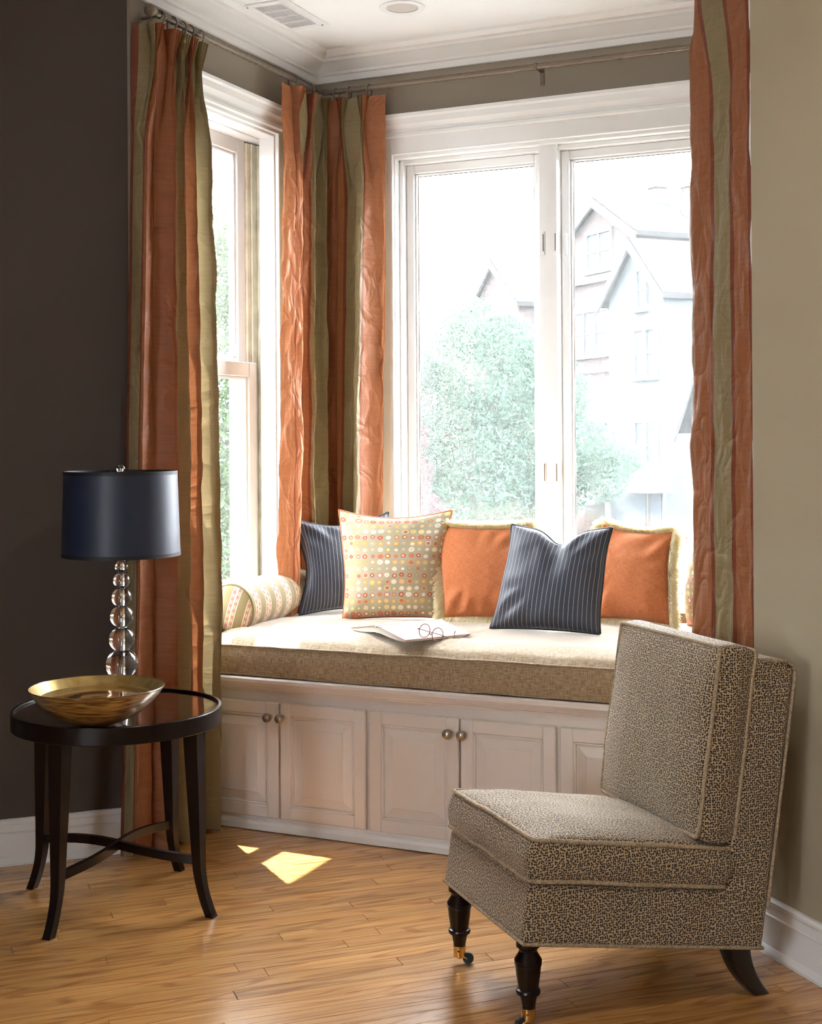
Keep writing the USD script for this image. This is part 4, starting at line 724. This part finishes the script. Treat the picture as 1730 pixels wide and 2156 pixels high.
for v, wd in ((-2.866, 0.9), (-3.283, 0.25)):
    c = uv(1.352, v); l = part(chair, 'front_leg', lathe(turned, 36, c), espresso, smooth=25, label='turned dark front leg')
    part(l, 'caster_socket', lathe([(0, .018), (.0150, .018), (.0155, .0205), (.0160, .043), (.0172, .0445), (.0172, .0470), (.0150, .0475), (0, .0475)], 32, c), brass, smooth=25, label='brass caster cup')
    part(l, 'caster_screw', sphere(.003, c + np.array([.004, -.0155, .036]), 8), gap_m)
    d = np.array([math.cos(wd), math.sin(wd), 0]) if v < -3 else np.array([-.55, -.83, 0]); d /= np.linalg.norm(d); h = c + d * .0225 + np.array([0, 0, .0145]); s = np.array([-d[1], d[0], 0])
    part(l, 'caster_fork', cat_(lathe([(0, .0135), (.0075, .0135), (.0075, .019), (0, .019)], 16, c), *[tube([c + s * k * .0065 + np.array([0, 0, .0165]), c + d * .012 + s * k * .0072 + np.array([0, 0, .0185]), h + s * k * .0072], .0026, 8) for k in (-1, 1)]), brass, smooth=True, label='brass caster fork')
    B = np.eye(4); B[:3, 2], B[:3, 0], B[:3, 1], B[:3, 3] = s, d, [0, 0, 1], h
    w = lathe([(0, -.0048), (.0125, -.0048), (.0145, -.003), (.0145, .003), (.0125, .0048), (0, .0048)], 28); w.apply_transform(B); w.fix_normals(); part(l, 'caster_wheel', w, black, smooth=25, label='small black caster wheel')
for v in (-2.858, -3.258):
    s = np.linspace(0, 1, 14); P = np.array([uv(1.905 + .008 * t + .052 * t ** 2.2, v + (.012 if v > -3 else -.012) * t ** 2, (.135 if 1 else 0) * (1 - t)) for t in s]); P[-1, 2] = .0008
    sq = np.array([(math.copysign(abs(math.cos(a)) ** .35, math.cos(a)), math.copysign(abs(math.sin(a)) ** .35, math.sin(a))) for a in np.linspace(0, 2 * np.pi, 17)[:-1] + np.pi / 4]) * .8
    # square section squared to the chair's own sides
    du, dv_ = uv(1, 0), uv(0, 1); R = np.interp(s, [0, .6, 1], [.034, .029, .024]); hz = .5
    ring = np.array([P[i] + (du * x + dv_ * y) * R[i] for i in range(len(P)) for x, y in sq * 1.2]); f = grid_faces(len(P), 16, False, True); V = np.vstack([ring, P[0], P[-1]]); k = np.arange(16); n_ = len(P) * 16
    f = np.vstack([f, np.stack([np.full(16, n_), (k + 1) % 16, k], 1), np.stack([np.full(16, n_ + 1), n_ - 16 + k, n_ - 16 + (k + 1) % 16], 1)]); m = trimesh.Trimesh(V, f, process=False); m.fix_normals()
    part(chair, 'rear_leg', m, plain('black_stained_wood' + ('' if v > -3 else '_b'), (.012, .008, .006), .35), smooth=40, label='black sabre rear leg')
# ------------------------------------------------------------------ side table
TC = np.array([-2.470, 3.305, 0]); TR_ = .306
tb = thing('side_table', 'round espresso side table with a raised rim and curved crossed stretchers', 'table', TC)
part(tb, 'tabletop', lathe([(0, .556), (TR_ - .008, .556), (TR_ - .008, .5745), (0, .5745)], 96, TC), espresso_top, smooth=30, label='polished dark top')
part(tb, 'rim', lathe([(TR_ - .011, .531), (TR_ - .002, .531), (TR_, .533), (TR_, .579), (TR_ - .0015, .5815), (TR_ - .009, .5815), (TR_ - .011, .579), (TR_ - .011, .531)], 128, TC), espresso, smooth=30)
for k in range(4):
    th_ = k * math.pi / 2 + .012; s = np.linspace(0, 1, 22); z = .556 * (1 - s) + .001 * s
    rad = .2655 + .020 * s + .036 * np.clip((s - .72) / .28, 0, 1) ** 2; hw = np.interp(s, [0, .3, .85, 1], [.0235, .0205, .0125, .0125])
    c, si = math.cos(th_), math.sin(th_); er, et = np.array([c, si, 0]), np.array([-si, c, 0])
    V = np.array([TC + er * (rad[i] + a * hw[i]) + et * b * hw[i] + np.array([0, 0, z[i]]) for i in range(22) for a, b in ((-1, -1), (1, -1), (1, 1), (-1, 1))]); f = grid_faces(22, 4, False, True)
    f = np.vstack([f, [[0, 2, 1], [0, 3, 2], [84, 85, 86], [84, 86, 87]]]); m = trimesh.Trimesh(V, f, process=False); m.fix_normals(); part(tb, 'leg', m, espresso, smooth=30)
for k in range(2):
    th_ = k * math.pi / 2 + .012; er, et = np.array([math.cos(th_), math.sin(th_), 0]), np.array([-math.sin(th_), math.cos(th_), 0]); s = np.linspace(-1, 1, 41)
    bow = .030 * (1 - s ** 2) * (1 if k else -1); zc = .158 + .014 * (1 - s ** 2) + .0003 * k; V = []
    for i in range(41):
        for a, b in ((-1, -1), (1, -1), (1, 1), (-1, 1)): V.append(TC + er * s[i] * .277 + et * (bow[i] * np.sin(s[i] * 1.57) * 1.2 + a * .0075) + np.array([0, 0, zc[i] + b * .0125]))
    f = np.vstack([grid_faces(41, 4, False, True), [[0, 2, 1], [0, 3, 2], [160, 161, 162], [160, 162, 163]]]); m = trimesh.Trimesh(np.array(V), f, process=False); m.fix_normals(); part(tb, 'stretcher', m, espresso, smooth=30)
# ------------------------------------------------------------------ lamp and bowl
LC = np.array([-2.501, 3.370, 0]); ZT = .5747
lp = thing('table_lamp', 'table lamp with stacked clear crystal balls and a dark navy drum shade', 'lamp', (LC[0], LC[1], ZT))
part(lp, 'base', rot(cbox(LC[0] - .058, LC[0] + .058, LC[1] - .058, LC[1] + .058, ZT, ZT + .022, .003), .35, (0, 0, 1), LC), crystal, label='square clear crystal foot')
part(lp, 'base_collar', lathe([(0, ZT + .022), (.030, ZT + .022), (.030, ZT + .030), (.018, ZT + .034), (.013, .6455), (0, .6455)], 32, LC), chrome, smooth=30)
balls = [(.6940, .0486), (.7700, .0388), (.8390, .0350), (.8960, .0302), (.9470, .0250), (.9875, .0197)]
for k, (z, r) in enumerate(balls):
    a = np.linspace(-1.45, 1.45, 41); P = [(.0062, z + r * math.sin(a[0]))] + [(max(.0062, r * math.cos(t)), z + r * math.sin(t)) for t in a] + [(.0062, z + r * math.sin(a[-1]))]
    m = lathe(P + [P[0]], 56, LC); m.merge_vertices(); m.fix_normals(); part(lp, 'crystal_ball', m, crystal, smooth=30)
    if k:
        zz = (balls[k - 1][0] + balls[k - 1][1] + z - r) / 2; part(lp, 'spacer', lathe([(.0058, zz - .0045), (r * .40, zz - .0035), (r * .44, zz), (r * .40, zz + .0035), (.0058, zz + .0045)], 28, LC), chrome, smooth=30)
part(lp, 'stem', lathe([(0, .64), (.0052, .64), (.0052, 1.29), (0, 1.29)], 16, LC), chrome, smooth=30)
part(lp, 'socket_neck', lathe([(0, 1.006), (.012, 1.006), (.0105, 1.012), (.0105, 1.045), (.014, 1.05), (.014, 1.085), (0, 1.085)], 24, LC), nickel, smooth=30)
s0, s1, zb, zt = .1765, .1685, 1.0235, 1.2770
part(lp, 'shade', lathe([(s0 - .002, zb), (s0, zb), (s0, zb + .001), (s1, zt), (s1 - .002, zt), (s1 - .002, zt - .001), (s0 - .002, zb)], 128, LC), shade_m, smooth=30, label='dark navy drum shade')
for z0, z1, rr in ((zb, zb + .009, s0), (zt - .009, zt, s1)): part(lp, 'shade_binding', lathe([(rr - .0025, z0 - .001), (rr + .001, z0 - .001), (rr + .0008, z1 + .001), (rr - .0025, z1 + .001), (rr - .0025, z0 - .001)], 128, LC), plain('shade_binding' + str(int(z0 * 100)), (.008, .009, .014), .6), smooth=30)
part(lp, 'spider', cat_(*[tube([LC + np.array([0, 0, 1.268]), LC + np.array([(s1 - .001) * math.cos(a), (s1 - .001) * math.sin(a), 1.272])], .0016, 6) for a in (.3, 2.4, 4.5)]), nickel)
part(lp, 'finial', cat_(lathe([(0, 1.268), (.007, 1.268), (.005, 1.273), (0, 1.273)], 16, LC)), chrome, smooth=30); part(lp, 'finial_ball', sphere(.0128, LC + np.array([0, 0, 1.2845]), 28), crystal, smooth=True, label='clear crystal finial ball')
BC = np.array([-2.392, 3.105, 0])
bw = thing('bowl', 'wide shallow gold-leafed glass bowl in front of the lamp on the side table', 'bowl', (BC[0], BC[1], ZT))
ro = np.array([0, .045, .048, .075, .105, .135, .160, .178, .186, .1885]); zo = np.array([ZT + .0005, ZT + .0005, ZT + .004, ZT + .010, ZT + .023, ZT + .043, ZT + .066, ZT + .088, ZT + .0995, ZT + .1035])
from scipy.interpolate import PchipInterpolator
tt = np.linspace(0, 9, 46); R_, Z__ = PchipInterpolator(range(10), ro)(tt), PchipInterpolator(range(10), zo)(tt)
wv = lambda m: m
part(bw, 'outer_shell', lathe(list(zip(R_, Z__)), 96, BC), bowl_out, smooth=40, label='gold and brown streaked outside')
Ri, Zi = np.maximum(R_ - .0035, 0), Z__ + .0035 * np.linspace(1, .3, 46)
k0 = np.argmin(np.abs(Ri - .152)); part(bw, 'inner_shell', lathe(list(zip(Ri[k0:], Zi[k0:])), 96, BC), gold_in, smooth=40, label='gold leaf inside')
part(bw, 'rim', tube([BC + np.array([.1868 * math.cos(a), .1868 * math.sin(a), ZT + .1042]) for a in np.linspace(0, 2 * np.pi, 97)[:-1]], .0020, 8, True), plain('bowl_rim_brown', (.12, .06, .02), .2, coat_weight=1.0), smooth=True)
part(bw, 'amber_well', lathe([(0, ZT + .0745), (.05, ZT + .0755), (.10, ZT + .078), (.140, ZT + .080), (.1530, ZT + .0815), (.1530, Zi[k0] - .002)], 96, BC), amber, smooth=40, label='swirled amber bottom')
# ------------------------------------------------------------------ the street outside
EX = lambda r, f, z=0.0: np.array([*(np.array([cy_ * r - sy_ * f, sy_ * r + cy_ * f])), z])
GZ = -1.75
lawn = plain('street_ground', (.07, .07, .066), .9, spec=0, var=.2, vscale=.3)
g = trimesh.creation.box([150, 150, .2]); put('street_ground', mov(g, [-20, 60, GZ - .1]), lawn, label='pale street and lawns below the window', cat='ground', kind='structure')
def siding(name, col, pitch):
    return mat(name, {'g': ('geometry', {}), 'x': ('separate_xyz', {}), 'm': ('math', {'math_type': 'multiply', 'value2': 1 / pitch}), 'f': ('math', {'math_type': 'fraction'}), 'b': ('bump', {'strength': 0.25, 'distance': .02}), 'p': ('principled_bsdf', {'base_color': col, 'specular_ior_level': 0.0, 'roughness': .8})},
        [('g.position', 'x.vector'), ('x.z', 'm.value1'), ('m.value', 'f.value1'), ('f.value', 'b.height'), ('b.normal', 'p.normal')])
brick = mat('rose_brick', {'g': ('geometry', {}), 'b': ('brick_texture', {'color1': (.044, .034, .032), 'color2': (.049, .038, .035), 'mortar': (.06, .056, .054), 'scale': 4.0, 'mortar_size': .012}), 'p': ('principled_bsdf', {'specular_ior_level': 0.0, 'roughness': .9})}, [('g.position', 'b.vector'), ('b.color', 'p.base_color')])
clap, clap2 = siding('grey_clapboard', (.044, .050, .051), .14), siding('white_clapboard', (.068, .070, .070), .14)
htrim, roofm, hglass, doorm = plain('house_trim', (.088, .088, .086), .6, spec=0), plain('slate_roof', (.023, .023, .023), .8, spec=0), plain('far_window_glass', (.026, .034, .044), .5, spec=.05), plain('brown_door', (.034, .028, .029), .6, spec=0)
def house(name, label, r0, f0, ang, w, dep, ze, zp, wallm, wins, over=.25, chimneys=(), s_off=0.0):
    """Gabled house: peak of the facade at (r0, f0); ang: how far the facade turns from the picture plane; wins: (s0, s1, z0, z1, panes across) on the facade."""
    a = math.radians(ang); A = EX(math.cos(a), -math.sin(a)) ; B = EX(math.sin(a), math.cos(a)); O_ = EX(r0, f0)
    t = thing(name, label, 'house', (O_[0], O_[1], GZ), group='houses across the street'); P = lambda s, b, z: O_ + A * s + B * b + np.array([0, 0, z]); h = w / 2
    def prism(poly, b0, b1):
        n = len(poly); V = [P(s, b0, z) for s, z in poly] + [P(s, b1, z) for s, z in poly]; f = [[k, (k + 1) % n, n + (k + 1) % n] for k in range(n)] + [[k, n + (k + 1) % n, n + k] for k in range(n)] + [[0, k + 1, k] for k in range(1, n - 1)] + [[n, n + k, n + k + 1] for k in range(1, n - 1)]
        m = trimesh.Trimesh(V, f, process=False); m.fix_normals(); return m
    bxx = lambda s0, s1, z0, z1, b0, b1: prism([(s0, z0), (s1, z0), (s1, z1), (s0, z1)], b0, b1)
    part(t, 'wall', prism([(-h, GZ), (h, GZ), (h, ze), (0, zp), (-h, ze)], 0, dep), wallm, smooth=False)
    sl = (zp - ze) / h
    for sg in (-1, 1): part(t, 'roof', prism([(0, zp + .02), (sg * (h + over), ze - sl * over + .02), (sg * (h + over), ze - sl * over + .20), (0, zp + .20)], -over, dep + over), roofm, smooth=False)
    for sg in (-1, 1): part(t, 'bargeboard', prism([(0, zp - .18), (sg * (h + over), ze - sl * over - .18), (sg * (h + over), ze - sl * over + .14), (0, zp + .14)], -over - .08, -over), htrim, smooth=False)
    for s0, s1, z0, z1, n in wins:
        fr_ = part(t, 'window', cat_(bxx(s0 - .12, s0, z0 - .14, z1 + .14, -.08, 0), bxx(s1, s1 + .12, z0 - .14, z1 + .14, -.08, 0), bxx(s0, s1, z1, z1 + .16, -.1, 0), bxx(s0 - .16, s1 + .16, z0 - .16, z0, -.14, 0), bxx(s0, s1, (z0 + z1) / 2 - .03, (z0 + z1) / 2 + .03, -.06, -.01), *[bxx(s0 + (s1 - s0) * k / n - .05, s0 + (s1 - s0) * k / n + .05, z0, z1, -.07, -.01) for k in range(1, n)]), htrim, smooth=False)
        for k in range(n): part(fr_, 'pane', bxx(s0 + (s1 - s0) * k / n, s0 + (s1 - s0) * (k + 1) / n, z0, z1, -.03, -.005), hglass, smooth=False)
    for s, b, z0, z1, cw in chimneys: 
        c = part(t, 'chimney', bxx(s - cw, s + cw, z0, z1, b, b + 2 * cw), brick, smooth=False); part(c, 'chimney_cap', bxx(s - cw - .06, s + cw + .06, z1 - .12, z1 + .02, b - .06, b + 2 * cw + .06), htrim, smooth=False)
    return t, P, prism, bxx
t, P, prism, bxx = house('brick_house', 'tall brick house with a wide gable and rooftop chimneys seen through the right casement', 6.94, 50, 65, 5.0, 9, 8.55, 10.0, brick, [(-.7, .85, 7.55, 8.85, 2), (-1.75, .55, 4.45, 6.0, 3), (-1.9, -1.0, -.6, 2.1, 1)], chimneys=[(1.2, 3.0, 9.0, 10.7, .22), (-.3, 2.6, 9.5, 10.9, .25), (.2, 4.0, 9.6, 10.8, .2)])
part(t, 'cornice', bxx(-2.6, 2.6, 7.05, 7.30, -.25, 0), htrim, smooth=False); part(t, 'belt_course', bxx(-2.55, 2.55, 3.75, 3.95, -.12, 0), htrim, smooth=False)
part(t, 'porch_column', bxx(-.75, -.45, -1.0, 1.9, -.35, -.05), htrim, smooth=False); part(t, 'porch_column', bxx(1.05, 1.35, -1.0, 1.9, -.35, -.05), htrim, smooth=False); part(t, 'door', bxx(-.35, .95, -1.0, 1.5, -.12, 0), doorm, smooth=False)
part(t, 'porch_lintel', bxx(-.9, 1.5, 1.9, 2.2, -.4, 0), htrim, smooth=False)
t, P, prism, bxx = house('clapboard_house', 'narrow pale grey clapboard house with a small porch gable seen through the right casement', 6.97, 42, 65, 3.0, 9, 5.75, 7.33, clap, [(.18, .55, 5.35, 6.45, 1), (.02, .45, 3.25, 4.62, 1), (.62, 1.05, 3.25, 4.62, 1), (.02, .45, .42, 1.8, 1), (.62, 1.05, .42, 1.8, 1)])
part(t, 'porch_gable', prism([(-.4, -.15), (1.9, -.15), (1.9, 0), (.9, .62), (-.4, 0)], -1.0, 0), clap, smooth=False); part(t, 'porch_trim', bxx(-.5, 2.0, -.28, -.12, -1.06, 0), htrim, smooth=False); part(t, 'porch_post', bxx(-.35, -.2, GZ, -.25, -.95, -.8), htrim, smooth=False)
for s in (.15, .95): 
    w_ = part(t, 'porch_window', bxx(s - .06, s + .56, -1.5, -.3, -.1, 0), htrim, smooth=False); part(w_, 'pane', bxx(s, s + .5, -1.44, -.36, -.13, -.1), hglass, smooth=False)
house('white_house', 'white house with a steep gable close behind the right curtain', 7.0, 28.6, 65, 3.6, 8, 1.9, 5.3, clap2, [(-.75, -.1, -.6, .9, 1), (.2, .9, 1.6, 2.8, 1)])
t, P, prism, bxx = house('gabled_house', 'far brick house with a steep gable and a chimney behind the street tree', 3.77, 60, 65, 4.2, 11, 7.2, 9.05, brick, [(-.8, .5, 5.4, 6.8, 2), (-1.4, -.4, 1.8, 3.6, 1), (.4, 1.3, 1.8, 3.6, 1)], chimneys=[(1.0, 2.8, 8.0, 10.4, .3)])
for k, (r_, f_, lab) in enumerate(((3.3, 46, 'stoop with a sloping white coping left of the window mullion'), (4.2, 43.4, 'second stoop with a sloping white coping nearest the window mullion'))):
    a = math.radians(65); A = EX(math.cos(a), -math.sin(a)); B = EX(math.sin(a), math.cos(a)); O_ = EX(r_, f_); t = thing('stoop', lab, 'steps', (O_[0], O_[1], GZ), group='brick stoops across the street')
    def pr(poly, w0, w1):
        V = [O_ + B * s + A * w0 + np.array([0, 0, z]) for s, z in poly] + [O_ + B * s + A * w1 + np.array([0, 0, z]) for s, z in poly]; n = len(poly); f = [[k, (k + 1) % n, n + (k + 1) % n] for k in range(n)] + [[k, n + (k + 1) % n, n + k] for k in range(n)] + [[0, k + 1, k] for k in range(1, n - 1)] + [[n, n + k, n + k + 1] for k in range(1, n - 1)]
        m = trimesh.Trimesh(V, f, process=False); m.fix_normals(); return m
    part(t, 'side_wall', pr([(-1.6, GZ), (1.6, GZ), (1.6, -.25), (-1.6, -1.55)], 0, .3), brick, smooth=False); part(t, 'coping', pr([(-1.7, -1.58), (1.7, -.22), (1.7, -.07), (-1.7, -1.43)], -.06, .36), htrim, smooth=False)
    part(t, 'steps', cat_(*[pr([(-1.2 + .4 * i, GZ), (1.6, GZ), (1.6, GZ + .2 * (i + 1)), (-1.2 + .4 * i, GZ + .2 * (i + 1))], .3, 1.2) for i in range(7)]), htrim, smooth=False)
def leafm(name, col):
    return mat(name, {'g': ('geometry', {}), 'r': ('rgb_ramp', {'ramp': [(0, tuple(c * .7 for c in col)), (1, tuple(min(1, c * 1.3) for c in col))]}), 'd': ('diffuse_bsdf', {}), 't': ('translucent_bsdf', {}), 'm': ('mix_closure', {'fac': .4})},
        [('g.random_per_island', 'r.fac'), ('r.color', 'd.color'), ('r.color', 't.color'), ('d.BSDF', 'm.closure1'), ('t.BSDF', 'm.closure2')], 'm.closure')
bark = plain('bark', (.10, .08, .07), .9, var=.3, vscale=8)
def tree(name, label, cat, base, blobs, n, leaf, mt, seed, trunk=None):
    """blobs: (centre, radius) of leaf masses in the world; trunk: polylines with radii."""
    r = np.random.default_rng(seed); t = thing(name, label, cat, base)
    if trunk:
        part(t, 'trunk', tube(np.array(trunk[0][0], float), trunk[0][1], 10), bark, smooth=True)
        for Pl, rr in trunk[1:]: part(t, 'branch', tube(np.array(Pl, float), rr, 7), bark, smooth=True)
    vol = np.array([b[1] ** 2 for b in blobs]); pick = r.choice(len(blobs), n, p=vol / vol.sum()); C = np.array([b[0] for b in blobs])[pick]; R = np.array([b[1] for b in blobs])[pick]
    d = r.normal(size=(n, 3)); d /= np.linalg.norm(d, axis=1, keepdims=True); c = C + d * (R * r.uniform(.35, 1, n) ** .5)[:, None]
    a = r.normal(size=(n, 3)); a /= np.linalg.norm(a, axis=1, keepdims=True); b = np.cross(a, r.normal(size=(n, 3))); b /= np.linalg.norm(b, axis=1, keepdims=True); s = (leaf * r.uniform(.6, 1.3, n))[:, None]
    nn = np.cross(a, b) * s * .18
    V = np.stack([c - a * s, c + b * s * .5 + nn, c + a * s, c - b * s * .5 + nn], 1).reshape(-1, 3); k = np.arange(n)[:, None] * 4
    part(t, 'foliage', (V, np.vstack([k + [0, 1, 2], k + [0, 2, 3]])), mt, smooth=False, kind='stuff'); return t
green, green2, rosy = leafm('linden_leaf', (.072, .120, .085)), leafm('maple_leaf', (.075, .115, .055)), leafm('plum_leaf', (.09, .050, .055))
r = np.random.default_rng(5); T0 = EX(1.30, 24)
bl = [(EX(1.35 + x, 24 + y, z), rr) for x, y, z, rr in [(0, 0, 2.6, 1.15), (-1.0, .3, 1.9, .9), (-.6, -.3, 1.2, .85), (.6, .2, 1.9, 1.0), (.9, -.2, 1.1, .85), (1.6, .1, 1.2, .75), (2.0, 0, .75, .55), (2.4, .2, .95, .38), (1.3, .2, 2.2, .6), (-.1, -.5, .7, .9), (.5, .3, .35, .7), (-1.2, .1, .8, .7), (-.2, .2, 3.3, .6), (.3, -.3, 3.0, .6), (-1.3, 0, 2.5, .5), (1.2, -.1, .3, .5), (-.7, .2, .2, .6)]]
tree('street_tree', 'large pale green street tree filling the lower half of the casement windows', 'tree', (*T0[:2], GZ), bl, 36000, .048, green, 3,
    [([(*T0[:2], GZ), EX(1.3, 24, -.6), EX(1.15, 24, .4), EX(1.0, 24, 1.4), EX(.75, 24, 2.4)], np.array([.16, .14, .12, .08, .04])), ([EX(1.15, 24, .4), EX(1.7, 24.1, 1.2), EX(2.3, 24.1, 1.7)], .05), ([EX(1.25, 24, -.2), EX(1.9, 23.9, .4), EX(2.9, 24, .8)], .05), ([EX(1.0, 24, 1.3), EX(1.3, 24, 2.2), EX(1.4, 24, 3.1)], .04), ([EX(1.05, 23.9, 1.0), EX(.5, 23.8, 1.6), EX(.2, 23.8, 2.2)], .035)])
T1 = EX(.12, 17); tree('plum_shrub', 'reddish leafed shrub at the lower left of the left casement pane', 'shrub', (*T1[:2], GZ), [(EX(.10 + x, 17 + y, z), rr) for x, y, z, rr in [(0, 0, .3, .42), (-.15, 0, .9, .35), (.1, .1, -.3, .5), (-.1, 0, 1.4, .25), (-.3, 0, 0, .5)]], 5000, .034, rosy, 4, [([(*T1[:2], GZ), EX(.1, 17, -.5), EX(.05, 17, .8)], .03)])
T2 = EX(-2.6, 15); tree('garden_tree', 'bright green tree just outside the tall sash window on the left', 'tree', (*T2[:2], GZ), [(EX(-2.6 + x, 15 + y, z), rr) for x, y, z, rr in [(0, 0, 1.0, .9), (-.7, .2, .2, .9), (.6, 0, .2, .8), (.3, .2, 2.2, .8), (-.6, 0, 2.4, .8), (0, 0, 3.4, .8), (.6, .1, 3.2, .6), (.1, 0, -.8, .9), (.7, 0, 1.4, .6), (-.4, .2, 4.2, .7), (.4, 0, -.2, .8)]], 20000, .05, green2, 6, [([(*T2[:2], GZ), EX(-2.6, 15, 0), EX(-2.5, 15, 2.0), EX(-2.55, 15, 3.6)], np.array([.12, .10, .07, .03])), ([EX(-2.58, 15, .4), EX(-2.2, 15, 1.2), EX(-1.9, 15, 1.8)], .03)])
for x, y, lab in ((-8.3, 1.7, 'added unseen tree blocking sky light, nearest the front of the bay'), (-8.0, 5.4, 'added unseen tree blocking sky light, level with the bay'), (-8.2, 9.0, 'added unseen tree blocking sky light, next to the bright green one')):  # added out of view to cut sky light through the left sash
    q = np.array([x, y, 0]); tree('garden_tree', lab, 'tree', (x, y, GZ), [(q + d, rr) for d, rr in [((0, 0, .6), 1.2), ((.2, .8, 1.8), 1.0), ((0, -.8, 1.9), 1.0), ((-.2, .2, 3.0), 1.2), ((.1, -.4, 4.3), .9), ((0, .6, 4.2), .8), ((.2, 0, -.6), 1.0)]], 4000, .11, green2, int(40 + y), [([(x, y, GZ), (x, y, 1), (x, y, 4)], np.array([.12, .1, .04]))])
